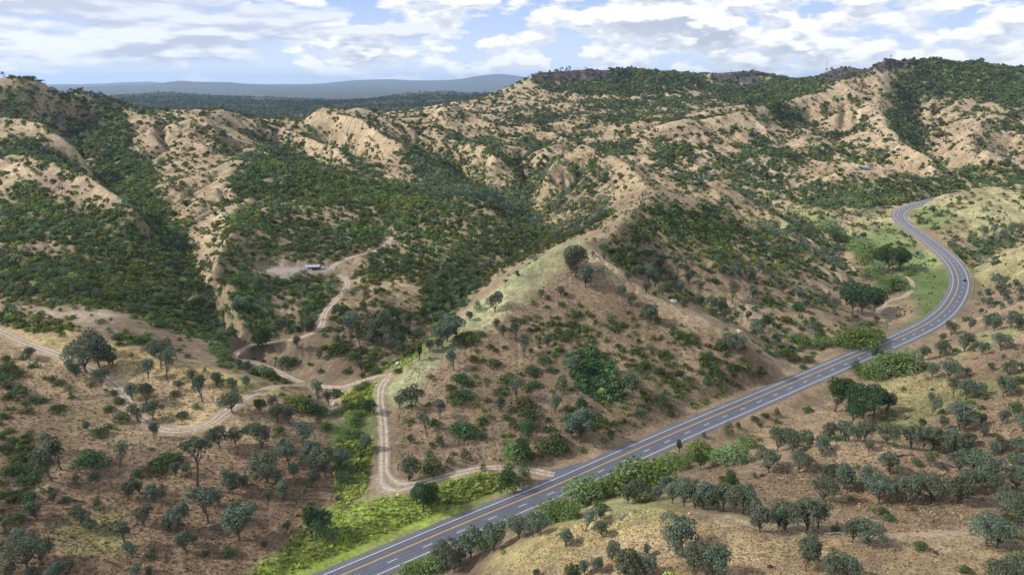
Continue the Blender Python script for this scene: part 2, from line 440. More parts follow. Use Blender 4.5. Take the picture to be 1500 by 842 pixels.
def ground_material():
    m, nt, b = mat_new("hillside_soil_and_grass")
    at_ = node(nt, "ShaderNodeAttribute", attribute_name="tint")
    geo = node(nt, "ShaderNodeNewGeometry")
    mp = node(nt, "ShaderNodeMapping"); mp.inputs["Scale"].default_value = (1, 1, 0.6)
    nt.links.new(geo.outputs["Position"], mp.inputs[0]); co = mp.outputs[0]
    n1 = noise_node(nt, 0.045, 6, 0.68, co); n2 = noise_node(nt, 0.55, 6, 0.72, co); n3 = noise_node(nt, 0.012, 5, 0.6, co)
    f = math_node(nt, "MULTIPLY", maprange(nt, n1.outputs[0], .3, .7, .72, 1.25), maprange(nt, n2.outputs[0], .28, .72, .55, 1.42))
    f = math_node(nt, "MULTIPLY", f, maprange(nt, n3.outputs[0], .3, .7, .82, 1.16))
    n5 = noise_node(nt, 2.6, 4, 0.75, co); n6 = noise_node(nt, .2, 6, 0.75, co)
    f = math_node(nt, "MULTIPLY", f, maprange(nt, n5.outputs[0], .3, .7, .6, 1.38))
    f = math_node(nt, "MULTIPLY", f, maprange(nt, n6.outputs[0], .32, .68, .74, 1.2))
    c = scale_color(nt, at_.outputs["Color"], f)
    # bleached straw and bare reddish soil in patches
    mx = node(nt, "ShaderNodeMix", data_type="RGBA"); mx.inputs[7].default_value = (.17, .125, .09, 1)
    n4 = noise_node(nt, 0.11, 5, 0.7, co)
    nt.links.new(maprange(nt, n4.outputs[0], .47, .66, 0, .62), mx.inputs[0]); nt.links.new(c, mx.inputs[6])
    nt.links.new(mx.outputs[2], b.inputs["Base Color"])
    b.inputs["Roughness"].default_value = .95; b.inputs["Specular IOR Level"].default_value = .1
    bp = node(nt, "ShaderNodeBump"); bp.inputs["Strength"].default_value = .55; bp.inputs["Distance"].default_value = 1.2
    h = math_node(nt, "ADD", math_node(nt, "MULTIPLY", n2.outputs[0], .35), n1.outputs[0])
    nt.links.new(h, bp.inputs["Height"]); nt.links.new(bp.outputs[0], b.inputs["Normal"])
    return m
def foliage_material(name, col, hue_var=.12, transl=.22):
    m, nt, b = mat_new(name)
    at_ = node(nt, "ShaderNodeAttribute", attribute_name="tint")
    oi = node(nt, "ShaderNodeObjectInfo")
    mul = node(nt, "ShaderNodeMix", data_type="RGBA", blend_type="MULTIPLY"); mul.inputs[0].default_value = 1
    nt.links.new(at_.outputs["Color"], mul.inputs[6]); mul.inputs[7].default_value = (*col, 1)
    hs = node(nt, "ShaderNodeHueSaturation")
    nt.links.new(maprange(nt, oi.outputs["Random"], 0, 1, .5 - hue_var * .28, .5 + hue_var * .28), hs.inputs["Hue"])
    nt.links.new(maprange(nt, oi.outputs["Random"], 0, 1, 1.15, .8), hs.inputs["Saturation"])
    nt.links.new(maprange(nt, oi.outputs["Random"], 0, 1, .78, 1.25), hs.inputs["Value"])
    nt.links.new(mul.outputs[2], hs.inputs["Color"])
    nt.links.new(hs.outputs[0], b.inputs["Base Color"])
    b.inputs["Roughness"].default_value = .75; b.inputs["Specular IOR Level"].default_value = .15
    tr = node(nt, "ShaderNodeBsdfTranslucent"); nt.links.new(hs.outputs[0], tr.inputs[0])
    ms = node(nt, "ShaderNodeMixShader"); ms.inputs[0].default_value = transl
    nt.links.new(b.outputs[0], ms.inputs[1]); nt.links.new(tr.outputs[0], ms.inputs[2])
    nt.links.new(ms.outputs[0], nt.nodes["Material Output"].inputs["Surface"])
    return m
def plain(name, col, rough=.6, metal=0, var=.25, scale=3.0, spec=.4):
    m, nt, b = mat_new(name)
    tc = node(nt, "ShaderNodeTexCoord")
    n = noise_node(nt, scale, 5, .6, tc.outputs["Object"])
    rgb = node(nt, "ShaderNodeRGB"); rgb.outputs[0].default_value = (*col, 1)
    nt.links.new(scale_color(nt, rgb.outputs[0], maprange(nt, n.outputs[0], .3, .7, 1 - var, 1 + var)), b.inputs["Base Color"])
    b.inputs["Roughness"].default_value = rough; b.inputs["Metallic"].default_value = metal; b.inputs["Specular IOR Level"].default_value = spec
    return m
def attr_surface(name, scale, rough, lo=.8, hi=1.2, bump=.2):
    m, nt, b = mat_new(name)
    at_ = node(nt, "ShaderNodeAttribute", attribute_name="tint")
    geo = node(nt, "ShaderNodeNewGeometry")
    n = noise_node(nt, scale, 6, .7, geo.outputs["Position"]); n2 = noise_node(nt, scale * .08, 4, .6, geo.outputs["Position"])
    f = math_node(nt, "MULTIPLY", maprange(nt, n.outputs[0], .3, .7, lo, hi), maprange(nt, n2.outputs[0], .3, .7, .88, 1.12))
    nt.links.new(scale_color(nt, at_.outputs["Color"], f), b.inputs["Base Color"])
    b.inputs["Roughness"].default_value = rough; b.inputs["Specular IOR Level"].default_value = .25
    bp = node(nt, "ShaderNodeBump"); bp.inputs["Strength"].default_value = bump; bp.inputs["Distance"].default_value = .1
    nt.links.new(n.outputs[0], bp.inputs["Height"]); nt.links.new(bp.outputs[0], b.inputs["Normal"])
    return m
M_GROUND = ground_material()
M_OAK = foliage_material("blue_oak_leaves", (.128, .158, .100), .22)
M_LIVE = foliage_material("live_oak_leaves", (.055, .100, .034), .12)
M_SHRUB = foliage_material("chaparral_leaves", (.086, .128, .042), .22, .32)
M_WILLOW = foliage_material("willow_leaves", (.165, .240, .075), .08, .3)
M_WEED = foliage_material("green_weeds", (.40, .47, .14), .05, .35)
M_BARK = plain("oak_bark", (.14, .115, .095), .95, 0, .35, 9, .1)
M_DEAD = plain("weathered_dead_wood", (.30, .26, .23), .95, 0, .35, 5, .1)
M_CHAR = plain("charred_wood", (.05, .042, .038), .95, 0, .3, 5, .1)
M_ASPHALT = attr_surface("asphalt", 1.6, .5, .80, 1.2, .1)
M_DIRT = attr_surface("dirt_track", .7, .95, .55, 1.42, .5)
M_PAINTW = plain("white_road_paint", (.78, .79, .80), .6, 0, .12, .5)
M_PAINTY = plain("yellow_road_paint", (.72, .40, .045), .6, 0, .12, .5)
M_CARW = plain("white_car_paint", (.80, .81, .82), .25, 0, .02, 1, .5)
M_CARD = plain("dark_blue_car_paint", (.012, .018, .045), .25, 0, .02, 1, .5)
M_GLASS = plain("tinted_window_glass", (.02, .025, .03), .08, 0, .02, 1, .6)
M_TYRE = plain("tyre_rubber", (.02, .02, .02), .9, 0, .1, 4, .2)
M_STEEL = plain("galvanised_steel", (.45, .47, .50), .45, .6, .12, 2)
M_ROOF = plain("pale_blue_metal_roof", (.40, .44, .50), .45, .2, .08, .8)
M_TIMBER = plain("dark_timber", (.10, .075, .055), .9, 0, .3, 3)
M_WALLB = plain("blue_painted_boards", (.16, .20, .28), .8, 0, .15, 2)
M_ROCK = plain("pale_rock", (.46, .42, .38), .95, 0, .3, 1.5, .1)
M_WHITE = plain("white_post_paint", (.80, .80, .78), .6, 0, .06, 3)

# ---------------------------------------------------------------- what grows where (polygons on the photo, laid on the ground)
def inpoly(u, v, poly):
    p = np.asarray(poly, float); n = len(p)
    r = np.zeros(np.shape(u), bool)
    m = (u >= p[:, 0].min()) & (u <= p[:, 0].max()) & (v >= p[:, 1].min()) & (v <= p[:, 1].max())
    if not m.any(): return r
    uu, vv = u[m], v[m]; k = np.zeros(uu.shape, bool); j = n - 1
    for i in range(n):
        (x0, y0), (x1, y1) = p[i], p[j]
        if y0 != y1:
            k ^= ((y0 > vv) != (y1 > vv)) & (uu < (x1 - x0) * (vv - y0) / (y1 - y0) + x0)
        j = i
    r[m] = k
    return r
def jitter_uv(x, y, u, v, t, px=5.0):
    s = np.clip(t / 60.0, 3, 30)
    k = px * np.clip(420 / np.maximum(t, 1), .25, 1.6)
    return (u + 2.2 * k * fbm(x / s, y / s, 3) * 1.6, v + k * fbm(x / s + 50, y / s - 20, 3) * 1.6)

TAN=(.325,.245,.152); PALE=(.425,.335,.215); BROWN=(.215,.162,.104); RED=(.272,.200,.128); GOLD=(.42,.315,.15); OLIVE=(.27,.265,.12)
GREEN=(.125,.185,.055); LIME=(.27,.36,.065); LITTER=(.145,.150,.075); ROCK=(.056,.050,.058); FOREST=(.032,.050,.036); GRAVEL=(.33,.28,.25)
GROUND_POLYS = [
 (RED, [(575,560),(618,545),(740,455),(845,365),(935,415),(1060,480),(1160,555),(1000,615),(860,680),(760,695),(600,712),(560,695),(560,600)]),
 (BROWN, [(640,600),(760,560),(860,560),(960,590),(900,640),(760,690),(620,700)]),
 (BROWN, [(370,560),(560,500),(560,540),(470,560),(560,470),(480,470),(340,510)]),
 (PALE, [(800,380),(845,356),(930,410),(1010,452),(1090,490),(1120,515),(1060,482),(960,445),(880,405),(845,375)]),
 ((.30,.31,.165), [(555,580),(600,530),(660,473),(750,398),(845,348),(858,356),(800,405),(740,458),(700,492),(640,532),(618,548),(618,600),(580,600)]),
 ((.36,.33,.18), [(690,480),(760,425),(850,355),(856,362),(790,420),(740,458),(700,495)]),
 (LIME, [(330,860),(420,795),(470,748),(520,736),(600,722),(705,727),(715,738),(560,800),(470,860)]),
 (LIME, [(640,700),(740,690),(757,712),(690,738),(640,738)]),
 (OLIVE, [(600,712),(740,686),(745,700),(700,715),(630,725)]),
 (GREEN, [(478,632),(510,610),(550,605),(545,680),(532,722),(495,742),(488,690)]),
 (LIME, [(500,650),(540,650),(530,710),(500,740),(492,720)]),
 ((.24,.30,.09), [(500,575),(560,556),(553,605),(500,610)]),
 ((.26,.31,.09), [(552,545),(620,500),(648,486),(596,536)]),
 ((.11,.15,.06), [(828,520),(868,508),(900,538),(916,582),(884,592),(845,568)]),
 (OLIVE, [(1120,330),(1160,305),(1220,305),(1215,330),(1190,345)]),
 ((.17,.22,.085), [(1240,345),(1300,303),(1330,345),(1385,390),(1394,430),(1362,467),(1330,478),(1345,430),(1310,400),(1290,372),(1250,366)]),
 ((.33,.29,.15), [(1215,338),(1298,300),(1312,318),(1300,330),(1250,350)]),
 ((.14,.21,.06), [(1340,400),(1392,395),(1394,432),(1362,466),(1335,476),(1330,440)]),
 (TAN, [(1285,440),(1345,438),(1335,468),(1290,468)]),
 ((.31,.285,.15), [(1325,330),(1345,296),(1430,276),(1510,268),(1510,350),(1440,374),(1400,388),(1372,362)]),
 ((.17,.21,.08), [(1335,330),(1350,298),(1385,300),(1400,330),(1370,338)]),
 (RED, [(1340,340),(1400,335),(1420,370),(1400,388),(1372,362)]),
 ((.29,.27,.13), [(1422,395),(1510,358),(1510,425),(1450,420),(1430,440)]),
 (RED, [(1430,440),(1510,425),(1510,478),(1400,520),(1330,545),(1300,530),(1400,490)]),
 ((.31,.31,.14), [(1390,522),(1440,490),(1510,470),(1510,488),(1450,505),(1400,530)]),
 (RED, [(1380,535),(1510,492),(1510,545),(1400,575)]),
 ((.35,.31,.14), [(1270,560),(1390,545),(1400,575),(1330,612),(1275,640),(1285,590)]),
 ((.30,.30,.12), [(1300,605),(1400,572),(1510,540),(1510,560),(1380,600),(1330,640),(1300,640)]),
 (RED, [(1380,605),(1510,565),(1510,700),(1400,650)]),
 (RED, [(1140,690),(1230,645),(1330,660),(1400,680),(1470,740),(1400,760),(1250,755),(1150,720)]),
 ((.375,.285,.165), [(680,850),(820,790),(960,760),(1110,770),(1300,800),(1510,800),(1510,900),(680,900)]),
 ((.40,.33,.155), [(690,842),(760,790),(880,735),(1010,725),(1020,745),(960,770),(880,795),(780,842)]),
 ((.33,.32,.14), [(830,765),(900,728),(1000,728),(990,748),(900,768)]),
 (PALE, [(1190,783),(1310,778),(1420,770),(1510,772),(1510,805),(1310,803)]),
 (PALE, [(1000,742),(1110,760),(1200,778),(1200,790),(1100,778),(1010,755)]),
 (TAN, [(1000,600),(1170,560),(1240,555),(1160,640),(1060,650)]),
 ((.36,.27,.16), [(0,470),(250,520),(420,570),(480,620),(440,650),(300,640),(150,640),(0,640)]),
 (GOLD, [(0,478),(60,488),(110,486),(180,500),(240,522),(330,546),(440,574),(330,572),(230,552),(120,524),(0,500)]),
 ((.36,.33,.14), [(300,540),(400,566),(420,572),(330,572)]),
 ((.50,.39,.20), [(228,592),(320,590),(292,622),(232,618)]),
 ((.30,.27,.13), [(50,600),(110,600),(110,632),(60,630)]),
 ((.27,.19,.12), [(0,560),(70,590),(100,650),(240,680),(400,650),(490,690),(480,740),(420,795),(330,860),(0,860)]),
 ((.30,.28,.115), [(60,770),(180,740),(180,810),(90,815)]),
 (PALE, [(55,650),(75,660),(70,725),(40,740),(35,710)]),
 (PALE, [(0,795),(30,800),(25,825),(0,830)]),
 (PALE, [(0,232),(60,240),(115,262),(175,292),(160,305),(90,280),(0,262)]),
 ((.20,.155,.12), [(30,252),(110,268),(165,295),(120,290),(60,272)]),
 ((.36,.29,.21), [(45,448),(170,455),(172,480),(50,474)]),
 (PALE, [(325,232),(345,250),(345,290),(330,350),(312,400),(333,425),(345,470),(330,470),(300,400),(290,350),(310,290)]),
 (GRAVEL, [(384,389),(440,388),(490,391),(478,403),(400,404)]),
 (PALE, [(485,398),(520,400),(580,410),(610,425),(520,414),(480,404)]),
 (PALE, [(555,345),(575,340),(585,360),(600,370),(570,362)]),
 (PALE, [(480,590),(500,570),(520,565),(490,620),(478,610)]),
 (TAN, [(560,440),(700,330),(800,350),(640,480)]),
]
def strip(line, w):
    p = np.array(line, float); d = np.gradient(p, axis=0); d /= np.linalg.norm(d, axis=1)[:, None]; nn = np.stack([-d[:, 1], d[:, 0]], -1) * w
    return [tuple(q) for q in np.vstack([p + nn, (p - nn)[::-1]])]
COVER = [  # (polygon, shrub cover, share of oaks among the plants)
 ([(95,158),(175,160),(195,195),(185,218),(130,238),(100,212)], .95, .6),
 ([(-10,110),(60,118),(130,138),(115,168),(60,188),(0,178)], .66, .8),
 ([(120,140),(230,160),(200,200),(170,165)], .45, .8),
 ([(0,190),(60,203),(105,228),(130,255),(105,262),(50,243),(0,236)], .80, .4),
 ([(0,250),(30,258),(110,280),(165,300),(215,310),(260,330),(300,400),(355,505),(320,512),(250,484),(170,455),(60,447),(0,430)], .76, .12),
 ([(110,222),(200,222),(222,240),(236,282),(262,332),(292,392),(322,442),(352,510),(300,480),(250,335),(175,290)], .88, .2),
 ([(222,240),(262,212),(300,232),(345,250),(345,300),(330,360),(335,432),(322,442),(292,392),(262,332),(236,282)], .27, .2),
 ([(0,340),(105,345),(120,372),(0,372)], .35, .1),
 ([(40,446),(172,452),(170,480),(40,476)], .06, .1),
 ([(0,430),(40,445),(40,480),(0,478)], .35, .1),
 ([(0,462),(110,474),(110,488),(0,480)], .6, .1),
 ([(165,490),(215,495),(215,508),(165,505)], .6, .1),
 ([(200,180),(335,235),(345,290),(325,350),(300,320),(260,260),(215,215)], .10, .3),
 ([(285,345),(325,285),(352,335),(340,430),(355,480),(325,450),(292,400)], .20, .2),
 ([(335,252),(400,222),(480,252),(560,268),(640,285),(700,300),(690,312),(560,302),(420,300),(345,290)], .93, .1),
 ([(345,285),(420,298),(560,300),(690,308),(730,312),(800,345),(740,390),(690,430),(640,468),(590,480),(560,440),(520,400),(575,352),(540,368),(480,388),(380,388),(330,430),(330,360)], .66, .1),
 ([(350,404),(470,404),(500,410),(485,445),(455,490),(385,502),(345,480),(340,430)], .74, .15),
 ([(700,330),(800,330),(830,352),(720,400),(660,460),(640,480),(620,440)], .85, .45),
 ([(480,450),(520,420),(600,440),(640,470),(610,500),(545,545),(480,505)], .42, .3),
 ([(330,515),(400,550),(440,562),(400,560),(320,530)], .5, .3),
 ([(590,225),(640,205),(700,232),(760,255),(800,340),(730,312),(650,300),(600,282)], .62, .9),
 ([(760,200),(800,215),(830,250),(890,235),(890,330),(830,350),(790,330),(760,260)], .5, .85),
 ([(330,225),(400,222),(520,250),(600,285),(560,265),(480,250),(400,235)], .6, .6),
 ([(895,345),(955,292),(1030,302),(1120,345),(1225,395),(1250,425),(1180,425),(1060,395),(960,375),(900,362)], .55, .1),
 ([(955,300),(1060,310),(1110,350),(1060,380),(980,340)], .70, .05),
 ([(880,362),(935,372),(945,402),(905,398)], .70, .1),
 ([(1040,275),(1100,300),(1150,318),(1200,330),(1245,355),(1240,410),(1190,375),(1110,335),(1060,300)], .5, .7),
 ([(1180,270),(1260,275),(1310,268),(1360,262),(1440,240),(1440,272),(1345,293),(1290,302),(1190,305)], .92, .35),
 ([(1440,255),(1510,245),(1510,270),(1440,275)], .8, .3),
 ([(1040,225),(1120,200),(1180,230),(1180,290),(1100,300),(1040,265)], .5, .5),
 ([(970,215),(1015,205),(1010,235),(960,240)], .85, .2),
 ([(860,215),(920,205),(930,225),(890,230)], .8, .5),
 ([(1120,153),(1188,160),(1165,186),(1130,178)], .9, .1),
 ([(1322,84),(1510,92),(1510,162),(1440,148),(1400,140),(1340,152),(1300,146)], .93, .1),
 ([(1300,150),(1345,150),(1355,190),(1375,242),(1345,222),(1302,185)], .72, .2),
 ([(1440,170),(1510,165),(1510,200),(1440,190)], .5, .2),
 ([(785,121),(888,121),(900,98),(1022,104),(1034,112),(1034,122),(1010,136),(900,142),(800,134)], .90, .1),
 ([(1005,122),(1034,122),(1048,128),(1112,128),(1116,100),(1182,118),(1192,132),(1262,116),(1280,106),(1205,134),(1100,160),(1058,148)], .92, .1),
 ([(850,150),(1040,140),(1060,158),(850,160)], .45, .2),
 ([(760,462),(830,455),(905,468),(1000,486),(1085,515),(1130,548),(1040,595),(925,622),(905,595),(915,545),(868,505),(800,522)], .46, .06),
 ([(800,590),(920,600),(900,640),(850,655),(800,640)], .30, .06),
 ([(620,545),(800,500),(830,590),(700,690),(600,690)], .05, .05),
 ([(1090,430),(1230,400),(1290,440),(1290,480),(1200,520),(1110,520)], .20, .3),
 ([(925,375),(1090,400),(1110,480),(1000,460)], .14, .3),
 ([(1330,300),(1500,275),(1500,350),(1380,370)], .05, .3),
 ([(1365,365),(1440,352),(1500,335),(1500,352),(1440,374),(1400,388)], .70, .4),
 ([(0,615),(56,640),(56,720),(30,755),(0,720)], .62, .02),
 ([(0,560),(60,580),(60,640),(0,620)], .12, .1),
 ([(545,470),(640,472),(620,500),(560,520)], .35, .6),
 # gullies between the tan spurs, as lines of trees
 (strip([(296,192),(318,205),(345,222),(380,230)], 6), .75, .8), (strip([(352,172),(375,181),(390,186)], 4), .6, .8), (strip([(395,186),(412,193),(424,200)], 4), .6, .8),
 (strip([(372,203),(395,213),(420,222),(450,228)], 5), .5, .8), (strip([(470,188),(490,205),(520,222),(560,248)], 5), .5, .8), (strip([(500,228),(530,245),(560,262)], 6), .7, .8),
 (strip([(590,205),(612,225),(640,250),(680,275)], 9), .7, .9), (strip([(645,200),(680,215),(710,235),(750,262)], 8), .65, .9), (strip([(700,205),(730,225),(760,245),(775,265)], 8), .65, .9),
 (strip([(790,212),(775,225),(765,245)], 6), .6, .9), (strip([(1190,168),(1150,190),(1110,212),(1060,237),(1015,258)], 5), .55, .6), (strip([(1240,185),(1200,213),(1150,248)], 5), .6, .4),
 (strip([(1060,240),(1090,250),(1130,262)], 7), .5, .7), (strip([(960,235),(1000,262),(1050,282),(1100,300)], 7), .65, .8), (strip([(1200,228),(1260,225),(1300,228)], 6), .5, .3),
 (strip([(1230,262),(1290,268),(1350,262)], 7), .7, .3), (strip([(850,160),(900,158),(960,160)], 3), .7, .3), (strip([(870,175),(960,178),(1010,172)], 3), .55, .4), (strip([(745,172),(790,178),(830,172)], 5), .5, .5),
 # open ground
 ([(0,233),(60,241),(115,262),(180,293),(162,305),(100,288),(40,268),(0,258)], .04, .2), ([(0,178),(60,188),(105,213),(122,228),(100,224),(50,204),(0,196)], .08, .4),
 ([(352,292),(430,294),(520,310),(500,328),(420,322),(362,335)], .30, .1), ([(560,345),(600,352),(612,375),(585,372)], .25, .1),
 ([(510,412),(590,412),(640,440),(600,440)], .3, .1), ([(690,378),(735,372),(735,395),(700,395)], .3, .4), ([(395,435),(430,430),(440,470),(405,480)], .25, .2),
]
NO_PLANTS = [
 [(384,388),(492,388),(492,402),(400,405)], [(1285,396),(1392,380),(1400,470),(1285,470)],
 [(548,550),(618,500),(850,345),(860,362),(740,460),(618,548),(618,600),(560,600)],
 [(330,860),(420,795),(470,748),(520,736),(600,722),(760,690),(760,715),(470,860)],
]
U, V_, T_ = project(GX, GY, GZ)
def blur(g, n):
    p = np.pad(g, n, mode="edge")
    c = np.cumsum(np.cumsum(p, 0), 1); c = np.pad(c, ((1, 0), (1, 0)))
    k = 2 * n + 1
    return (c[k:, k:] - c[:-k, k:] - c[k:, :-k] + c[:-k, :-k]) / (k * k)
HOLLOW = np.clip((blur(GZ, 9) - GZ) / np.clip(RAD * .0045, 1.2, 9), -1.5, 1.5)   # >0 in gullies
# horizon scan: which part of the ground the viewpoint sees
_el = (GZ - HC) / RAD
_run = np.maximum.accumulate(_el, axis=1)
HIDDEN = (_run - _el) * RAD              # metres below the sight line
def cover_at(x, y, u, v, t, hollow):
    uj, vj = jitter_uv(x, y, u, v, t)
    far = np.clip((t - 550) / 500, 0, 1)
    c = .012 + .072 * far + .38 * np.clip(hollow, 0, 1) * far + .03 * np.clip(hollow, 0, 1)
    o = np.full(np.shape(c), .5)
    out = ((u < -5) | (u > 1505)) & (t < 900); c = np.where(out, .17, c); o = np.where(out, .6, o)
    c = np.where(t > 2450, .0, c)
    for poly, cv, os_ in COVER:
        m = inpoly(uj, vj, poly); c = np.where(m, cv + .12 * hollow * (cv < .7), c); o = np.where(m, os_, o)
    for poly in NO_PLANTS:
        c = np.where(inpoly(u, v, poly), 0, c)
    return np.clip(c, 0, 1), o
_c, _o = cover_at(GX, GY, U, V_, T_, HOLLOW)
COVGRID = blur(_c, 5) * .75 + .25 * _c; OAKGRID = blur(_o, 6)
ROADMASK = np.zeros(GZ.shape, bool)
def mark(line, w):
    lo = line[:, :2].min(0) - w; hi = line[:, :2].max(0) + w
    idx = np.flatnonzero(((GX > lo[0]) & (GX < hi[0]) & (GY > lo[1]) & (GY < hi[1])).ravel())
    X, Y = GX.ravel()[idx], GY.ravel()[idx]
    for s in range(0, len(idx), 20000):
        d = ((X[s:s+20000, None] - line[None, :, 0]) ** 2 + (Y[s:s+20000, None] - line[None, :, 1]) ** 2).min(1)
        ROADMASK.ravel()[idx[s:s+20000][d < w * w]] = True
mark(HWY, 13)
for k, (w, P) in TRK.items(): mark(P, w + 2.4)
mark(padline, 8)
def ground_colors():
    uj, vj = jitter_uv(GX, GY, U, V_, T_, 6)
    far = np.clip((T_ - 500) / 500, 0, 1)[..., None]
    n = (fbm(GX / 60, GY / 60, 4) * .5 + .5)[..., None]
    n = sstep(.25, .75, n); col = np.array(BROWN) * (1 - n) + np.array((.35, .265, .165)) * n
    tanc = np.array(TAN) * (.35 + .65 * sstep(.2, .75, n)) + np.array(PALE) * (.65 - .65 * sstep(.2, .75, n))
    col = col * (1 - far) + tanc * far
    for c, poly in GROUND_POLYS:
        m = (blur(inpoly(uj, vj, poly).astype(float), 4))[..., None]
        col = col * (1 - m) + np.array(c) * (.80 + .40 * n) * m
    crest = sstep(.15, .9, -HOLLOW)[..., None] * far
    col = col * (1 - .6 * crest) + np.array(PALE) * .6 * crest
    cov = COVGRID
    k = blur(sstep(.3, .9, cov), 4)[..., None] * .6
    col = col * (1 - k) + np.array(LITTER) * k
    # steep faces are bare rock on the mesas
    gz = np.gradient(GZ, axis=1) / np.gradient(RAD, axis=1)
    cl = (sstep(.75, 1.3, np.abs(gz)) * (T_ > 1450) * (T_ < 2300))[..., None]
    col = col * (1 - cl) + np.array(ROCK) * (.7 + .6 * n) * cl
    for poly in ([(778,94),(890,95),(930,100),(925,112),(895,120),(830,121),(778,120)],[(1034,101),(1112,101),(1114,124),(1046,123)],[(1178,119),(1210,97),(1290,97),(1264,111),(1190,128)],[(1282,101),(1294,80),(1322,84),(1318,101),(1290,106)],[(1366,88),(1422,92),(1422,104),(1366,102)],[(1450,96),(1510,100),(1510,110),(1450,107)]):
        m = inpoly(uj, vj, poly)[..., None]; col = np.where(m, np.array(ROCK) * (.45 + 1.1 * sstep(-.35, .45, fbm(GX / 9, GY / 60 + GZ / 60, 3)))[..., None], col)
    f = sstep(2350, 2700, T_)[..., None]
    fo = np.array(FOREST) * (.7 + .9 * (fbm(GX / 140, GY / 140, 4) * .5 + .5))[..., None]
    clr = (sstep(.18, .34, fbm(GX / 420 + 9, GY / 420, 4)) * (T_ > 3300))[..., None]
    fo = fo * (1 - .5 * clr) + np.array((.14, .125, .075)) * .5 * clr
    col = col * (1 - f) + fo * f
    return np.clip(col, .01, .8)
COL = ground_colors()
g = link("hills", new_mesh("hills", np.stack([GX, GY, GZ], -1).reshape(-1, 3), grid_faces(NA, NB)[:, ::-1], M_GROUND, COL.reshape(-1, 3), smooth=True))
g["kind"] = "structure"

# ---------------------------------------------------------------- highway and tracks
def frame2d(P):
    tn = np.gradient(P[:, :2], axis=0); tn /= np.linalg.norm(tn, axis=1)[:, None]
    return tn, np.stack([-tn[:, 1], tn[:, 0]], -1)
def ribbon(name, P, offs, dz, cols, mat, widen=None):
    """strip with cross-section offsets (left +) and heights"""
    _, nr = frame2d(P); n = len(P); k = len(offs)
    V = np.zeros((n, k, 3)); Cc = np.zeros((n, k, 3))
    for j, (o, z, c) in enumerate(zip(offs, dz, cols)):
        oo = o if widen is None else o * (widen[:, j] if widen.ndim > 1 else widen)
        V[:, j, :2] = P[:, :2] + nr * (np.asarray(oo)[:, None] if np.ndim(oo) else oo); V[:, j, 2] = P[:, 2] + z; Cc[:, j] = c
    F = grid_faces(n, k)
    return new_mesh(name, V.reshape(-1, 3), F, mat, Cc.reshape(-1, 3))
A = np.array((.135, .143, .175)); AW = A * .74; SH = np.array((.145, .145, .160)); DUST = np.array((.20, .165, .135))
offs = [9.0, 8.2, 7.6, 5.9, 5.5, 4.6, 3.7, 2.8, 1.9, 1.0, .1, -.8, -1.7, -2.6, -3.5, -4.4, -5.3, -5.9, -7.0, -7.7, -8.5]
cl = [DUST, DUST * .8, SH, SH, A, AW, A, AW, A, A * .97, AW, A, AW, A, AW * 1.03, A, A, SH, SH, DUST * .8, DUST]
dz = [-.55, -.10] + [0.0] * (len(offs) - 4) + [-.10, -.55]
o = link("highway", ribbon("highway", HWY, offs, dz, cl, M_ASPHALT)); o["kind"] = "structure"
def line_mark(off, w):
    return ribbon("road_marking", HWY, [off + w / 2, off - w / 2], [.012, .012], [(1, 1, 1)] * 2, None)
def strip_obj(name, mes, mat):
    V = []; F = []; b = 0
    for me in mes:
        co = np.zeros(len(me.vertices) * 3, np.float32); me.vertices.foreach_get("co", co)
        fi = np.zeros(len(me.loops), np.int32); me.loops.foreach_get("vertex_index", fi)
        V.append(co.reshape(-1, 3)); F.append(fi.reshape(-1, 4) + b); b += len(V[-1])
    o = link(name, new_mesh(name, np.vstack(V), np.vstack(F), mat)); o["kind"] = "structure"
    return o
strip_obj("road_edge_lines", [line_mark(5.45, .24), line_mark(-5.45, .24)], M_PAINTW)
strip_obj("road_centre_lines", [line_mark(1.92, .19), line_mark(1.58, .19)], M_PAINTY)
_dense = smooth_line(HWY, .5, 2); dash = []
for s in range(8, len(_dense) - 12, 29):
    seg = _dense[s:s + 9]
    _, nr = frame2d(seg)
    V = np.vstack([np.c_[seg[:, :2] + nr * (-1.83 + .11), seg[:, 2] + .012], np.c_[seg[:, :2] + nr * (-1.83 - .11), seg[:, 2] + .012]])
    n = len(seg); dash.append(new_mesh("dash", V, [(i, i + 1, n + i + 1, n + i) for i in range(n - 1)], None))
strip_obj("road_lane_dashes", dash, M_PAINTW)
T1 = np.array((.44, .36, .28)); T2 = np.array((.34, .265, .20)); T3 = np.array((.52, .44, .35))
for k, (w, P) in TRK.items():
    n = len(P)
    wd = 1 + .22 * np.stack([fbm(P[:, 0] / 6 + 7 * j, P[:, 1] / 6, 3) for j in range(9)], -1)
    wd[:, 1:8] = 1
    if k == 'driveway':
        cn = land(572, 712, 180)[0]; wd *= (1 + 1.5 * np.exp(-((P[:, 0] - cn[0]) ** 2 + (P[:, 1] - cn[1]) ** 2) / 64))[:, None]
    main = k in ("driveway", "creek_road", "loop_track")
    offs = [w + .9, w * .85, w * .62, w * .40, 0, -w * .40, -w * .62, -w * .85, -w - .9]
    TM = np.array((.27, .225, .14)); cc = [T2 * .95, T2, T3 if main else T1, T1, TM, T1, T3 if main else T1, T2, T2 * .95]
    nm = {"driveway": "dirt_driveway", "creek_road": "dirt_road", "loop_track": "dirt_road", "meadow_track": "dirt_path", "cabin_track": "dirt_path"}[k]
    o = link(nm, ribbon(nm, P, offs, [-.16, .02, .03, 0, .05, 0, .03, .02, -.16], cc, M_DIRT, wd)); o["kind"] = "structure"
o = link("gravel_pad", ribbon("gravel_pad", padline, [7, 5, 2, -2, -5, -7], [-.3, .06, .1, .1, .06, -.3], [np.array(GRAVEL)] * 6, M_DIRT)); o["kind"] = "structure"
wm = np.interp(np.linspace(0, 1, len(MOUTH)), [0, .5, 1], [.55, 1.2, 2.6])
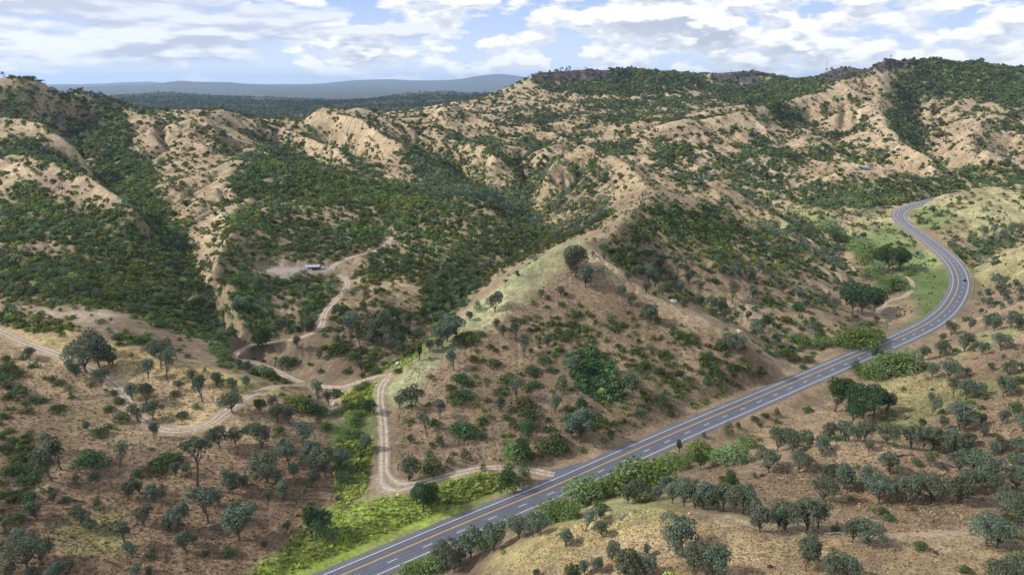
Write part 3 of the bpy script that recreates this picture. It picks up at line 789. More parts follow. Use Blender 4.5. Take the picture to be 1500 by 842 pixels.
o = link("paved_turnout", ribbon("paved_turnout", MOUTH, [5, 3.5, 0, -3.5, -5], [-.15, -.012, -.008, -.012, -.15], [A * .95] * 5, M_ASPHALT, wm)); o["kind"] = "structure"

# ---------------------------------------------------------------- plants: shapes
def quads(cent, normal, size, rng, aspect=1.0):
    """one small leaf-clump face per centre"""
    n = len(cent)
    normal = normal / np.maximum(np.linalg.norm(normal, axis=1), 1e-6)[:, None]
    a = rng.normal(size=(n, 3)); a -= (a * normal).sum(1)[:, None] * normal
    a /= np.maximum(np.linalg.norm(a, axis=1), 1e-6)[:, None]
    b = np.cross(normal, a)
    s = size if np.ndim(size) else np.full(n, size)
    a = a * s[:, None]; b = b * (s * aspect)[:, None]
    k = rng.uniform(.55, 1.0, (n, 4, 1))
    V = np.stack([cent - a * k[:, 0], cent + b * k[:, 1], cent + a * k[:, 2], cent - b * k[:, 3]], 1)
    return V.reshape(-1, 3)
def leaf_cloud(blobs, n, size, rng, up=.35, jitter=.75, tintvar=.25, inner=.25):
    """blobs: (x, y, z, r, squash). Leaves sit in the shells of the clumps."""
    blobs = np.array(blobs, float); w = blobs[:, 3] ** 2; w /= w.sum()
    bi = rng.choice(len(blobs), n, p=w)
    d = rng.normal(size=(n, 3)); d /= np.linalg.norm(d, axis=1)[:, None]
    d[:, 2] = np.where((d[:, 2] < 0) & (rng.random(n) < .55), -d[:, 2], d[:, 2])
    rr = blobs[bi, 3] * (1 - inner * rng.random(n) ** 1.5) * rng.uniform(.85, 1.12, n)
    off = d * rr[:, None]; off[:, 2] *= blobs[bi, 4]
    cent = blobs[bi, :3] + off
    nrm = d + rng.normal(size=(n, 3)) * jitter + np.array([0, 0, up])
    V = quads(cent, nrm, size * rng.uniform(.6, 1.3, n), rng)
    bt = rng.uniform(1 - tintvar, 1 + tintvar, len(blobs))
    t = bt[bi] * rng.uniform(.82, 1.18, n)
    hue = rng.normal(0, .05, n)
    col = np.stack([t * (1 + hue), t, t * (1 - hue)], -1)
    return V, np.repeat(col, 4, 0)
def tubes(segs, sides=6):
    V = []; F = []; b = 0
    for p0, r0, p1, r1 in segs:
        p0 = np.array(p0, float); p1 = np.array(p1, float); d = p1 - p0; d /= max(np.linalg.norm(d), 1e-6)
        a = np.cross(d, [0.3, .1, 1] if abs(d[2]) < .9 else [1, 0, 0]); a /= np.linalg.norm(a); c = np.cross(d, a)
        an = np.arange(sides) * 2 * np.pi / sides
        ring = np.cos(an)[:, None] * a + np.sin(an)[:, None] * c
        V += [p0 + ring * r0, p1 + ring * r1]
        for i in range(sides): F.append((b + i, b + (i + 1) % sides, b + sides + (i + 1) % sides, b + sides + i))
        b += 2 * sides
    return np.vstack(V), np.array(F)
def bent(p0, r0, p1, r1, rng, n=3, wob=.06):
    """a limb as a few joined pieces"""
    p0 = np.array(p0, float); p1 = np.array(p1, float); L = np.linalg.norm(p1 - p0); out = []
    prev = p0
    for k in range(1, n + 1):
        q = p0 + (p1 - p0) * k / n + (rng.normal(size=3) * wob * L if k < n else 0)
        a, b = r0 + (r1 - r0) * (k - 1) / n, r0 + (r1 - r0) * k / n
        out.append((prev, a, q, b)); prev = q
    return out
def oak_shape(kind, rng, dens=1.0, leaf=.030):
    """unit-height tree: (trunk V, F), (crown V, colours)"""
    B = []; S = []
    lean = rng.normal(0, .06, 2)
    #                trunk  radius centre half-height clumps clump size
    th, cr, cz, vz, n, br = {"round": (.16, .41, .57, .40, 16, .172), "spread": (.22, .56, .61, .34, 22, .170), "tall": (.22, .22, .62, .36, 14, .135),
        "egg": (.06, .27, .53, .44, 16, .170), "double": (.18, .46, .58, .36, 22, .165), "slim": (.05, .12, .50, .45, 13, .095), "lone": (.62, .19, .84, .15, 9, .085)}[kind]
    if kind in ("round", "spread", "tall", "double"):
        cr *= rng.uniform(.78, 1.2); vz *= rng.uniform(.84, 1.08); br *= rng.uniform(.82, 1.12); n = int(n * rng.uniform(.7, 1.15))
    if kind == "tall": lean = rng.normal(0, .14, 2)
    if kind == "lone": lean = np.array([.10, .02])
    fork = np.array([lean[0] * th, lean[1] * th, th])
    tr = {"lone": .020, "tall": .022, "slim": .03}.get(kind, .030)
    S += bent((0, 0, -.03), tr * 1.3, fork, tr * .8, rng, 3, .03)
    skew = rng.normal(0, .10, 2); sq = rng.uniform(.82, 1.18)
    for k in range(n):
        zc = 1 - 2 * (k + .5) / n; a = k * 2.399 + rng.uniform(-.5, .5); rr = math.sqrt(1 - zc * zc)
        q = rng.uniform(.45, 1.0) * (.80 if kind not in ("egg", "slim") else .62)
        if zc < -.55 and rng.random() < .45: continue
        zz = cz + vz * zc * q * (1.0 if zc > 0 else .86)
        x = math.cos(a) * rr * q * cr * sq + lean[0] * zz + skew[0] * zc * cr; y = math.sin(a) * rr * q * cr / sq + lean[1] * zz + skew[1] * zc * cr
        if kind == "double": x += .17 * (1 if k % 2 else -1)
        r = br * rng.uniform(.70, 1.25)
        r = min(r, max(.05, 1.0 - zz), max(.05, zz - .01))
        c = np.array([x, y, zz]); B.append((x, y, zz, r, rng.uniform(.75, .95)))
        if k % 2 == 0 or n < 12:
            S += bent(fork * rng.uniform(.75, 1.0), tr * .55, c - [0, 0, r * .3], tr * .14, rng, 3, .05)
    n = int({"tall": 1000, "lone": 700, "slim": 900, "egg": 1400, "spread": 2900, "double": 2300}.get(kind, 2200) * dens)
    return tubes(S), leaf_cloud(B, n, leaf / math.sqrt(dens) * (.9 if kind in ("tall", "lone", "slim") else 1.0), rng)
def shrub_shape(rng, dens=1.0, n_b=9, flat=.75, leaf=.10):
    B = []
    for k in range(n_b):
        a = k * 2.399 + rng.uniform(-.5, .5); q = math.sqrt((k + .3) / n_b)
        rad = .62 * q * rng.uniform(.7, 1.1); r = .40 * rng.uniform(.75, 1.15)
        z = max(.18, .50 * (1 - q * q) + rng.uniform(0, .16))
        B.append((math.cos(a) * rad, math.sin(a) * rad, z * flat / .75, r, flat))
    return leaf_cloud(B, int(330 * dens), leaf / math.sqrt(dens), rng, up=.45, inner=.15, tintvar=.3)
def dead_shape(rng):
    S = bent((0, 0, -.03), .030, (rng.normal(0, .05), rng.normal(0, .05), .62), .018, rng, 4, .03)
    top = np.array(S[-1][2])
    S += bent(top, .018, top + [rng.normal(0, .05), rng.normal(0, .05), .36], .005, rng, 3, .05)
    for k in range(9):
        z = rng.uniform(.3, .72); a = rng.uniform(0, 6.28); L = rng.uniform(.14, .32)
        p = np.array([top[0] * z, top[1] * z, z]); e = p + [math.cos(a) * L, math.sin(a) * L, L * rng.uniform(.3, 1)]
        S += bent(p, .012, e, .004, rng, 2, .06)
        S += bent(e * .6 + p * .4, .007, e + rng.normal(size=3) * .07, .002, rng, 2, .06)
    return tubes(S, 5)
def F4(n): return np.arange(n * 4).reshape(-1, 4)

PROTO = {}                # kind -> list of (trunk mesh or None, crown mesh)
def proto(kind, mat, shapes, trunkmat=M_BARK):
    out = []
    for i, sh in enumerate(shapes):
        (tv, tf), (cv, cc) = sh
        out.append((new_mesh(kind + "_trunk", tv, tf, trunkmat), new_mesh(kind + "_crown", cv, F4(len(cv) // 4), mat, cc)))
    PROTO[kind] = out
rg = lambda s: np.random.default_rng(s)
proto("oak_round", M_OAK, [oak_shape("round", rg(100 + i)) for i in range(8)])
proto("oak_spread", M_OAK, [oak_shape("spread", rg(120 + i), 1.2) for i in range(5)])
proto("oak_tall", M_OAK, [oak_shape("tall", rg(140 + i)) for i in range(4)])
proto("oak_egg", M_OAK, [oak_shape("egg", rg(150 + i)) for i in range(3)])
proto("oak_double", M_OAK, [oak_shape("double", rg(160 + i), 1.2) for i in range(3)])
proto("oak_lone", M_OAK, [oak_shape("lone", rg(170))])
proto("live_round", M_LIVE, [oak_shape("round", rg(180 + i), 1.25) for i in range(3)])
proto("live_spread", M_LIVE, [oak_shape("spread", rg(190 + i), 1.3) for i in range(2)])
proto("live_slim", M_LIVE, [oak_shape("slim", rg(195 + i)) for i in range(2)])
SHR = []
for i in range(6):
    cv, cc = shrub_shape(rg(200 + i), 2.2, 8 + i % 4, .75, .11); SHR.append(new_mesh("shrub", cv, F4(len(cv) // 4), M_SHRUB, cc))
BUSH = []
for i in range(3):
    cv, cc = shrub_shape(rg(220 + i), 2.4, 10, 1.0, .095); BUSH.append(new_mesh("bush", cv, F4(len(cv) // 4), M_LIVE, cc))
WIL = []
for i in range(4):
    cv, cc = shrub_shape(rg(230 + i), 4.0, 15, .95, .11); WIL.append(new_mesh("willow", cv, F4(len(cv) // 4), M_WILLOW, cc))
DEAD = []
for i in range(3):
    tv, tf = dead_shape(rg(240 + i)); DEAD.append(new_mesh("dead_tree", tv, tf, M_DEAD))

# ---------------------------------------------------------------- plants one can point to: (u, v of the foot, height in photo px[, width factor], kind)
# o round blue oak, w spreading oak, t tall thin oak, e egg-shaped oak, 2 twin-stemmed oak, L lone tall oak, l dark live oak, m spreading live oak,
# c slim dark evergreen, s chaparral shrub, b dark round bush, y bright willow bush, d bare dead tree
PLANTS = {
 "dry slope in the bottom right corner": "1272,800,40,w 1248,794,40,o 1182,777,55,o 1198,773,45,o 1238,848,40,w 1185,828,50,o 1444,800,48,w 1460,801,46,w 1474,757,42,w 1492,775,50,o 1455,862,48,w 1482,858,50,o 1413,838,12,s",
 "knoll crest above the highway": "1002,741,42,o 985,737,34,o 1018,744,40,o 1030,746,45,o 1045,747,40,o 1060,748,42,t 1075,751,42,o 1089,752,42,w 1113,779,46,o 1139,773,42,o 1150,775,45,w 932,734,34,o 920,737,30,o 1072,717,26,l 960,732,24,o",
 "near face of the knoll": "990,810,64,o 1062,842,58,t 1020,845,54,o 1043,848,52,o 945,845,36,w 915,845,52,o 948,814,20,o 1180,836,53,o 897,822,30,o 874,838,28,o 857,842,24,o 835,846,18,o 786,846,16,o 928,848,40,o 1212,850,44,o",
 "grass strip between highway and knoll": "760,788,36,w 781,786,36,o 792,785,36,w 723,805,43,w 690,816,48,o 655,832,46,o 666,838,26,o 620,842,24,y 603,845,26,y 828,799,33,e 857,778,38,t 882,787,30,o 880,762,18,o 705,800,24,y 638,834,26,y 674,826,30,o",
 "green creek bank by the highway": "815,762,36,y 845,740,38,y 868,733,36,y 835,760,22,y 800,768,22,y 925,717,45,y 962,712,40,y 902,724,34,y 940,700,24,y 972,690,22,y 1025,670,27,y 1026,687,27,l 1075,678,32,y 1054,677,20,y 1093,656,22,y 985,680,20,y 1010,676,16,y 1066,637,18,b 1081,628,11,b 1105,615,8,s 1137,609,12,b 1121,610,7,s 995,664,26,c 1031,641,9,b 1000,686,18,y",
 "gully behind the knoll": "975,717,26,o 1000,722,26,o 1072,713,32,t 1126,692,36,2 1169,692,34,w 1138,662,40,w 1160,664,36,o 1186,655,26,t 1213,647,34,o 1204,668,30,o 1148,648,22,o 1105,700,9,b",
 "upper rim of the dry bowl": "1238,646,30,o 1252,648,26,o 1266,647,36,o 1297,651,34,w 1272,662,20,o 1334,657,36,o 1352,657,32,o 1367,660,36,w 1383,664,30,o 1398,667,36,w 1361,682,22,o 1404,692,34,w 1425,690,38,o 1437,706,46,w 1468,660,22,o 1483,690,32,l",
 "floor of the dry bowl": "1303,695,38,o 1211,704,28,o 1235,716,42,o 1222,700,24,o 1205,735,40,w 1240,722,34,o 1275,714,32,w 1287,739,46,w 1327,741,48,o 1313,722,30,o 1365,734,44,2 1345,716,24,o 1403,737,46,w 1410,722,36,o 1442,724,40,t 1450,712,36,o 1487,718,36,w 1495,700,34,o 1425,716,30,w",
 "big oak grove by the highway": "1222,602,52,m 1243,594,44,l 1264,614,50,m 1248,622,36,m 1298,605,34,o 1280,606,44,l 1310,546,34,y 1292,548,30,y 1328,540,28,y 1283,530,22,l 1253,543,17,b 1276,556,24,y 1262,548,16,y 1350,528,24,o",
 "pale grass rise at the right edge": "1376,523,28,o 1393,491,22,o 1412,515,31,o 1421,483,14,o 1438,520,19,o 1465,513,25,w 1468,528,10,o 1365,553,23,o 1389,556,31,w 1415,550,14,o 1449,544,15,o 1476,551,25,o 1415,584,32,o 1433,583,23,o 1397,583,30,t 1468,582,33,w 1362,589,16,o 1338,599,20,d 1443,483,23,o 1456,485,24,o 1480,481,24,o 1497,541,12,o 1491,484,22,o",
 "brown slope below the right rise": "1363,609,28,t 1379,629,22,o 1403,630,46,o 1412,632,34,o 1436,623,20,o 1468,620,22,o 1479,634,22,d 1497,632,32,o 1348,628,17,l 1440,640,16,o 1390,645,22,o 1420,655,26,o 1455,668,24,o 1492,664,28,o",
 "hillside right of the far bend": "1453,390,9,o 1461,387,9,o 1433,433,8,o 1463,421,18,w 1465,433,18,w 1447,451,16,o 1436,461,11,o 1493,431,13,o 1479,449,11,o 1467,453,10,o 1453,477,20,o 1481,474,20,o 1494,442,11,o 1425,478,12,o 1440,447,12,o 1470,440,13,o 1380,501,14,o 1487,420,12,o 1445,433,12,o",
 "grassy hill above the far bend": "1440,352,22,t 1455,350,24,t 1480,348,24,t 1492,346,22,t 1470,352,18,o 1448,362,10,b 1430,361,10,b 1420,352,9,b 1400,352,9,b 1396,364,10,b 1404,300,8,b 1378,318,8,b 1388,314,8,b 1449,302,7,b 1470,277,7,b 1497,285,8,b",
 "willow bottom inside the bend": "1300,398,40,m 1288,396,34,l 1318,394,32,l 1262,462,48,m 1248,458,42,l 1280,456,36,l 1240,446,30,l 1256,367,16,y 1268,376,20,y 1262,386,16,y 1283,400,20,y 1272,408,18,y 1296,424,20,y 1308,422,22,y 1318,424,16,y 1290,430,16,y 1330,404,8,y 1340,402,7,b 1245,502,26,y 1260,508,30,y 1232,508,20,y 1275,500,22,y 1264,352,12,l 1230,352,16,y 1215,338,18,y 1222,356,20,l",
 "creek flat left of the bend": "1190,508,14,y 1176,506,16,y 1207,506,14,y 1184,530,12,s 1150,472,12,s 1190,479,12,b 1163,497,10,y 1165,455,10,b 1152,520,12,s 1163,528,12,s 1177,540,8,s 1200,485,8,s",
 "right shoulder of the pyramid hill": "1075,518,30,w 1107,495,30,o 1137,506,20,o 1042,456,24,w 1027,449,16,o 1022,447,18,o 1062,470,19,o 1072,444,32,t 1103,438,22,o 1078,406,22,o 1098,413,26,o 1112,400,16,o 1052,386,16,o 1120,482,20,l 1056,455,18,o 1145,430,18,o 1170,440,20,o 1180,452,16,o 1205,448,20,o 1140,420,16,o 1220,462,26,t 1095,470,16,o",
 "draw behind the pyramid top": "910,436,20,o 923,448,17,o 953,476,33,o 942,466,14,b 947,430,20,o 970,434,19,o 950,414,25,w 933,406,19,o 967,392,15,o 988,390,13,o 998,433,22,t 1008,416,21,o 1024,426,15,t 990,411,8,b 1002,453,18,o 1004,400,14,o 920,412,16,o 982,426,16,o 960,420,18,o 915,388,12,s 930,386,14,s 902,380,12,s 948,376,12,s",
 "top of the pyramid hill": "843,406,46,w 857,420,36,o 836,400,26,o 822,436,18,o 868,376,9,o 885,382,11,o 885,366,12,s 803,440,8,b 823,448,7,s 801,451,5,s 793,438,14,o",
 "brown face of the pyramid hill": "757,499,35,t 738,494,21,o 727,481,15,o 768,523,34,t 802,509,21,o 665,543,36,t 725,457,30,o 757,582,36,t 840,545,30,o 823,573,22,b 723,536,14,s 684,501,18,s 706,491,8,s 692,528,10,s 676,561,19,s 744,561,18,s 731,576,12,s 778,547,15,s 807,544,9,s 783,566,11,s 798,531,12,s 883,524,11,s 660,570,10,s 668,583,14,s 683,582,16,s 735,602,28,e 812,603,27,e 850,603,22,b 928,582,44,t 970,599,22,b 820,480,10,b",
 "foot of the pyramid hill": "850,647,52,w 838,640,40,o 599,704,46,e 603,601,38,o 585,598,22,o 625,635,32,t 644,613,34,t 618,661,18,d 600,649,15,o 643,656,23,b 681,641,26,s 672,632,18,s 708,644,13,b 752,628,17,b 772,644,23,b 752,675,28,y 763,674,34,l 682,673,17,b 659,681,15,b 632,690,22,s 630,672,16,b 776,669,11,s 803,661,24,s 814,650,18,s 828,661,10,s 747,719,36,b 743,706,26,b 769,709,27,b 671,591,14,s 768,600,20,s 776,612,20,s 774,628,18,s 620,748,46,l 632,744,40,l 610,738,30,l 708,690,12,b 870,625,10,s",
 "grassy ridge line above the parked car": "669,495,40,o 655,500,34,o 648,508,38,o 641,513,19,o 630,515,20,o 614,528,29,c 602,520,15,o 688,470,16,o 551,548,12,s 544,528,9,s 583,545,8,s 700,455,14,b",
 "creek bed by the dirt junction": "542,607,26,l 530,600,20,b 536,661,28,o 528,668,20,b 498,685,32,w 515,624,16,y 522,612,12,y 508,640,14,y 520,640,14,y 468,619,12,b 461,604,14,s 472,606,12,s 495,606,10,s 515,599,12,s 465,591,34,t 482,594,26,t 525,574,12,y 535,567,10,y 512,692,12,y 505,705,14,y",
 "slope with the loop track": "203,618,28,o 225,614,29,w 226,641,25,o 340,604,32,w 322,656,36,w 345,651,27,o 384,656,40,o 408,641,19,b 407,619,30,o 382,606,26,l 424,619,29,o 438,599,24,y 450,603,20,o 446,663,46,t 457,684,44,o 478,698,48,w 423,681,35,w 398,597,20,o 413,636,14,b 372,628,12,s 362,632,10,s",
 "brown hillside below the loop track": "90,688,58,t 76,704,58,t 66,662,32,t 175,683,36,t 83,602,14,s 147,637,15,s 175,591,10,s 179,617,15,s 135,680,26,s 128,672,16,s 243,678,20,s 256,676,16,s 232,680,14,s 275,696,19,b 258,698,24,o 113,709,16,b 139,701,11,s 230,693,15,s 220,690,12,s 128,630,16,o 207,661,22,d 126,607,24,d 288,722,84,L 188,731,30,o 205,722,24,o 227,736,32,o 239,724,16,b",
 "lower hillside in the bottom left": "40,832,50,w 60,826,40,w 53,761,34,o 78,734,17,o 122,771,35,o 134,779,24,o 183,798,48,t 194,816,26,o 211,771,35,o 263,776,40,w 272,809,38,o 250,776,26,o 103,840,24,o 75,848,24,o 50,845,22,o 224,816,15,b 203,845,22,o 9,783,12,b 144,743,15,b 15,845,22,o 4,807,18,o 307,766,60,t 150,768,22,d 143,806,18,d 25,764,14,s 85,845,26,o 220,844,18,o 30,800,30,o",
 "oak slope left of the green flat": "350,791,58,w 340,723,36,o 357,716,24,o 393,742,28,t 419,733,36,t 392,707,46,w 406,709,28,o 457,713,30,o 430,700,24,o 374,762,20,d 284,799,20,o 388,803,15,o 421,778,17,o 494,734,11,o 457,788,58,c 463,784,46,l 474,784,22,y 488,787,14,y 372,690,16,o 330,708,26,t 445,730,18,t 325,745,32,t 310,740,28,o 415,660,18,o",
 "oak clump beside upper dirt track": "126,546,48,w 146,538,50,o 138,524,44,t 160,534,36,o 112,552,24,o 149,564,27,o 165,537,20,o 44,527,21,o 218,553,29,o 236,533,36,w 228,525,30,o 243,556,46,t 194,586,25,o 215,589,33,o 297,589,44,t 262,573,18,o 284,563,28,t 318,567,25,o 247,505,11,b 55,576,22,d 13,549,18,s 24,552,14,s 28,578,18,s 10,540,12,s 87,563,10,s 181,498,9,s 203,503,12,s 194,524,8,b 256,579,9,s 166,578,9,s 172,588,8,s 47,538,7,s 4,560,16,s 190,499,8,s 170,497,7,s",
 "dirt road fork above the creek": "387,514,36,l 380,508,24,l 436,510,19,o 361,544,17,o 350,538,13,o 385,551,18,y 395,552,14,y 325,567,17,b 342,571,21,o 361,568,19,o 455,487,25,o 445,484,18,o 412,487,24,t 359,504,22,d 328,524,14,y 318,518,14,y 310,512,12,b 417,535,17,s 430,533,12,s 468,526,15,o 300,545,7,b 262,515,7,s 275,523,6,s",
 "wooded slope above the parked car": "513,501,46,t 527,504,36,t 560,502,46,w 547,508,26,o 577,512,26,o 530,544,19,o 498,518,21,s 504,508,14,s 565,480,26,o 575,488,26,o 545,485,24,o 590,505,18,o 583,520,14,o 520,525,10,s 476,512,8,s 485,520,9,s 508,546,8,s 470,545,7,s 575,470,22,l 600,478,22,l 618,470,22,l 610,495,18,o",
}
KIND = {
 "o": ("oak_tree", "oak_round", 1.0), "w": ("oak_tree", "oak_spread", 1.0), "t": ("oak_tree", "oak_tall", 1.0), "e": ("oak_tree", "oak_egg", 1.0), "2": ("oak_tree", "oak_double", 1.0),
 "L": ("oak_tree", "oak_lone", 1.0), "l": ("live_oak", "live_round", 1.0), "m": ("live_oak", "live_spread", 1.0), "c": ("evergreen_tree", "live_slim", 1.0),
 "s": ("shrub", SHR, 1.0), "b": ("bush", BUSH, 1.0), "y": ("willow_bush", WIL, 1.0), "d": ("dead_tree", DEAD, 1.0),
}
LOOK = {"o": "grey-green round oak", "w": "broad spreading oak", "t": "thin upright grey oak", "e": "dense egg-shaped oak", "2": "sparse twin-stemmed oak", "L": "lone oak with a long bare trunk",
        "l": "dark green live oak", "m": "broad dark live oak", "c": "slim dark evergreen", "s": "low green shrub", "b": "dark rounded bush", "y": "bright green willow bush", "d": "bare dead tree"}
CAT = {"oak_tree": "oak", "live_oak": "oak", "evergreen_tree": "tree", "shrub": "shrub", "bush": "bush", "willow_bush": "willow", "dead_tree": "dead tree"}
GROUP = {"oak_tree": "blue oaks scattered over the dry hillsides", "live_oak": "dark live oaks along the creeks", "shrub": "chaparral shrubs on the slopes", "bush": "dark rounded bushes",
         "willow_bush": "willow bushes along the creek", "dead_tree": "bare dead trees", "evergreen_tree": "slim dark evergreens"}
ORD = "first second third fourth fifth sixth seventh eighth ninth tenth eleventh twelfth thirteenth fourteenth fifteenth sixteenth seventeenth eighteenth nineteenth twentieth".split()
def label_zone(rows, zone):
    """rows: [(look, u, v, h)] -> one label each, by what sets it apart from its like in the zone"""
    out = [None] * len(rows); by = {}
    for i, r in enumerate(rows): by.setdefault(r[0], []).append(i)
    for look, ids in by.items():
        if len(ids) == 1:
            out[ids[0]] = "only %s on the %s" % (look, zone); continue
        hs = sorted(ids, key=lambda i: -rows[i][3])
        left = list(ids)
        if rows[hs[0]][3] > 1.12 * rows[hs[1]][3]: out[hs[0]] = "tallest %s on the %s" % (look, zone); left.remove(hs[0])
        if len(left) > 2 and rows[hs[-1]][3] < .88 * rows[hs[-2]][3]: out[hs[-1]] = "smallest %s on the %s" % (look, zone); left.remove(hs[-1])
        if len(left) > 3:
            vs = sorted(left, key=lambda i: rows[i][2])
            if rows[vs[1]][2] - rows[vs[0]][2] > 6: out[vs[0]] = "%s standing highest up the %s" % (look, zone); left.remove(vs[0])
            if rows[vs[-1]][2] - rows[vs[-2]][2] > 6: out[vs[-1]] = "%s standing lowest on the %s" % (look, zone); left.remove(vs[-1])
        allu = sorted(ids, key=lambda i: rows[i][1])
        for i in left:
            k = allu.index(i)
            if k == len(allu) - 1: s = "rightmost %s on the %s" % (look, zone)
            elif k == 0: s = "leftmost %s on the %s" % (look, zone)
            elif k < len(ORD): s = "%s %s from left on the %s" % (ORD[k], look, zone)
            else: s = "%s %s from right on the %s" % (ORD[len(allu) - 1 - k], look, zone)
            out[i] = s
    return out
SPOTS = []               # kept clear by the scatter: x, y, radius
NIND = {}
def place(code, x, y, z, hm, zone_label, rng, wf=1.0):
    name, src, _ = KIND[code]
    NIND[name] = NIND.get(name, 0) + 1
    rz = rng.uniform(0, 6.283); tilt = rng.normal(0, .03, 2)
    if isinstance(src, str):
        wf = wf * (.88 if code in 'owl' else .8 if code == 'm' else 1); r = bpy.data.objects.new(name, None); C.objects.link(r); r.empty_display_size = 1
        tm, cm = PROTO[src][int(rng.integers(len(PROTO[src])))]
        for nm, me in (("trunk", tm), ("crown", cm)):
            c = bpy.data.objects.new(nm, me); C.objects.link(c); c.parent = r
        k = hm; s = (k * wf * rng.uniform(.92, 1.1), k * wf * rng.uniform(.92, 1.1), k)
    elif code == "d":
        r = link(name, src[int(rng.integers(len(src)))]); s = (hm, hm, hm)
    else:
        r = link(name, src[int(rng.integers(len(src)))])
        wx = 1.18 if code == "s" else (.62 if code == "b" else 1.12)
        s = (hm * wx * wf * rng.uniform(.9, 1.15), hm * wx * wf * rng.uniform(.9, 1.15), hm / (1.0 if code != "s" else .92))
    r.location = (x, y, z - .02 * hm); r.rotation_euler = (tilt[0], tilt[1], rz if code != "L" else 0); r.scale = s
    r["label"] = zone_label; r["category"] = CAT[name]; r["group"] = GROUP[name]
    SPOTS.append((x, y, .32 * hm))
    return r
prng = np.random.default_rng(21)
for zone, txt in PLANTS.items():
    rows = []
    for q in txt.split():
        f = q.split(","); rows.append((float(f[0]), float(f[1]), float(f[2]), f[3]))
    labels = label_zone([(LOOK[r[3]], r[0], r[1], r[2]) for r in rows], zone)
    uu = np.array([r[0] for r in rows]); vv = np.array([r[1] for r in rows])
    P = land(uu, vv, 120)
    for r, p, lb in zip(rows, P, labels):
        t = p[1] * CP - (p[2] - HC) * SP
        hm = r[2] * t / 1000.0 * (1.12 if r[3] not in "sby" else .95)
        place(r[3], *p, hm, lb, prng)
print("individual plants", NIND)

# ---------------------------------------------------------------- the rest of the growth, too many to count
SPOTS_A = np.array(SPOTS)
def scatter():
    out = []
    rings = [(150, 300), (300, 420), (420, 560), (560, 720), (720, 900), (900, 1150), (1150, 1500), (1500, 1950), (1950, 2450)]
    for a, b in rings:
        m = (a + b) / 2; s = 3.0 * (1 + max(0, m - 420) / 1050)
        n = int(.5 * (b * b - a * a) * 1.72 / (s * s * .50))
        th = RNG.uniform(-.86, .86, n); r = np.sqrt(RNG.uniform(a * a, b * b, n))
        x, y = np.sin(th) * r, np.cos(th) * r
        z = ground(x, y); u, v, t = project(x, y, z)
        rho = np.log(r)
        hid = lookup(HIDDEN, th, rho)
        ok = (u > -330) & (u < 1830) & (v < 960) & (hid < 9)
        ok &= lookup(ROADMASK.astype(float), th, rho) < .25
        x, y, z, u, v, t, th, rho = (q[ok] for q in (x, y, z, u, v, t, th, rho))
        cov = lookup(COVGRID, th, rho); oak = lookup(OAKGRID, th, rho)
        for poly in NO_PLANTS: cov = np.where(inpoly(u, v, poly), cov * .1, cov)
        cl = fbm(x / (s * 7), y / (s * 7), 4) * .5 + .5               # plants gather in clumps
        near = np.where(cov > .55, cov * np.where((cov > .82) & (a > 850), 1.15, .52 + .62 * sstep(.27, .52, cl)), cov * np.where(a > 650, .22 + 2.0 * sstep(.40, .70, cl), .22 + 1.5 * sstep(.30, .72, cl)))
        ok = RNG.random(len(x)) < near * .84
        x, y, z, u, v, t, oak, cov = (q[ok] for q in (x, y, z, u, v, t, oak, cov))
        if a < 620 and len(x):
            d = np.full(len(x), True)
            for k in range(0, len(x), 4000):
                dd = (x[k:k+4000, None] - SPOTS_A[None, :, 0]) ** 2 + (y[k:k+4000, None] - SPOTS_A[None, :, 1]) ** 2
                d[k:k+4000] = (dd > SPOTS_A[None, :, 2] ** 2).all(1)
            x, y, z, u, v, t, oak, cov = (q[d] for q in (x, y, z, u, v, t, oak, cov))
        io = RNG.random(len(x)) < oak * (.42 if a < 900 else .34)
        # hand-placed ground keeps its own trees
        io &= (t > 425) | (u < -5) | (u > 1505)
        size = s * np.exp(RNG.normal(0, .26, len(x)))
        size = np.where(cov > .7, size * 1.12, size)
        size = np.where(io, np.exp(RNG.normal(0, .25, len(x))) * (2.7 + .5 * min(1, max(0, m - 500) / 900)), size)
        out.append(np.stack([x, y, z, size, io, t, u, v], -1))
    return np.vstack(out)
SC = scatter()
# the shrubs of the scatter that show largest stand as things of their own
_ok = (SC[:, 4] < .5) & (SC[:, 6] > 3) & (SC[:, 6] < 1497) & (SC[:, 7] < 838) & (SC[:, 5] < 560)
_sc = np.where(_ok, SC[:, 3] / SC[:, 5], -1); _pick = np.argsort(-_sc)[:210]
_zn = []; _zp = []
for zone, txt in PLANTS.items():
    for q in txt.split():
        f = q.split(","); _zn.append(zone); _zp.append((float(f[0]), float(f[1])))
_zp = np.array(_zp); _byz = {}
for i in _pick:
    _byz.setdefault(_zn[int(((_zp - SC[i, 6:8]) ** 2).sum(1).argmin())], []).append(i)
for zone, ids in _byz.items():
    ids = sorted(ids, key=lambda i: SC[i, 7])
    halves = [(zone, ids)] if len(ids) < 36 else [("upper part of the " + zone, ids[:len(ids) // 2]), ("lower part of the " + zone, ids[len(ids) // 2:])]
    for zz, part_ids in halves:
        lbs = label_zone([("mounded green shrub", SC[i, 6], SC[i, 7], 780 * SC[i, 3] / SC[i, 5]) for i in part_ids], zz)
        for i, lb in zip(part_ids, lbs):
            if len(lb.split()) > 16: lb = lb.replace(" the ", " ")
            if len(lb.split()) > 16: lb = lb.replace("mounded green shrub", "mounded shrub")
            if len(lb.split()) > 16: lb = lb.replace("upper part of", "upper").replace("lower part of", "lower")
            place("s", SC[i, 0], SC[i, 1], SC[i, 2], .80 * SC[i, 3], lb, prng, .80)
SC = np.delete(SC, _pick, 0)
print("scatter", len(SC), {k: len(v) for k, v in _byz.items()})
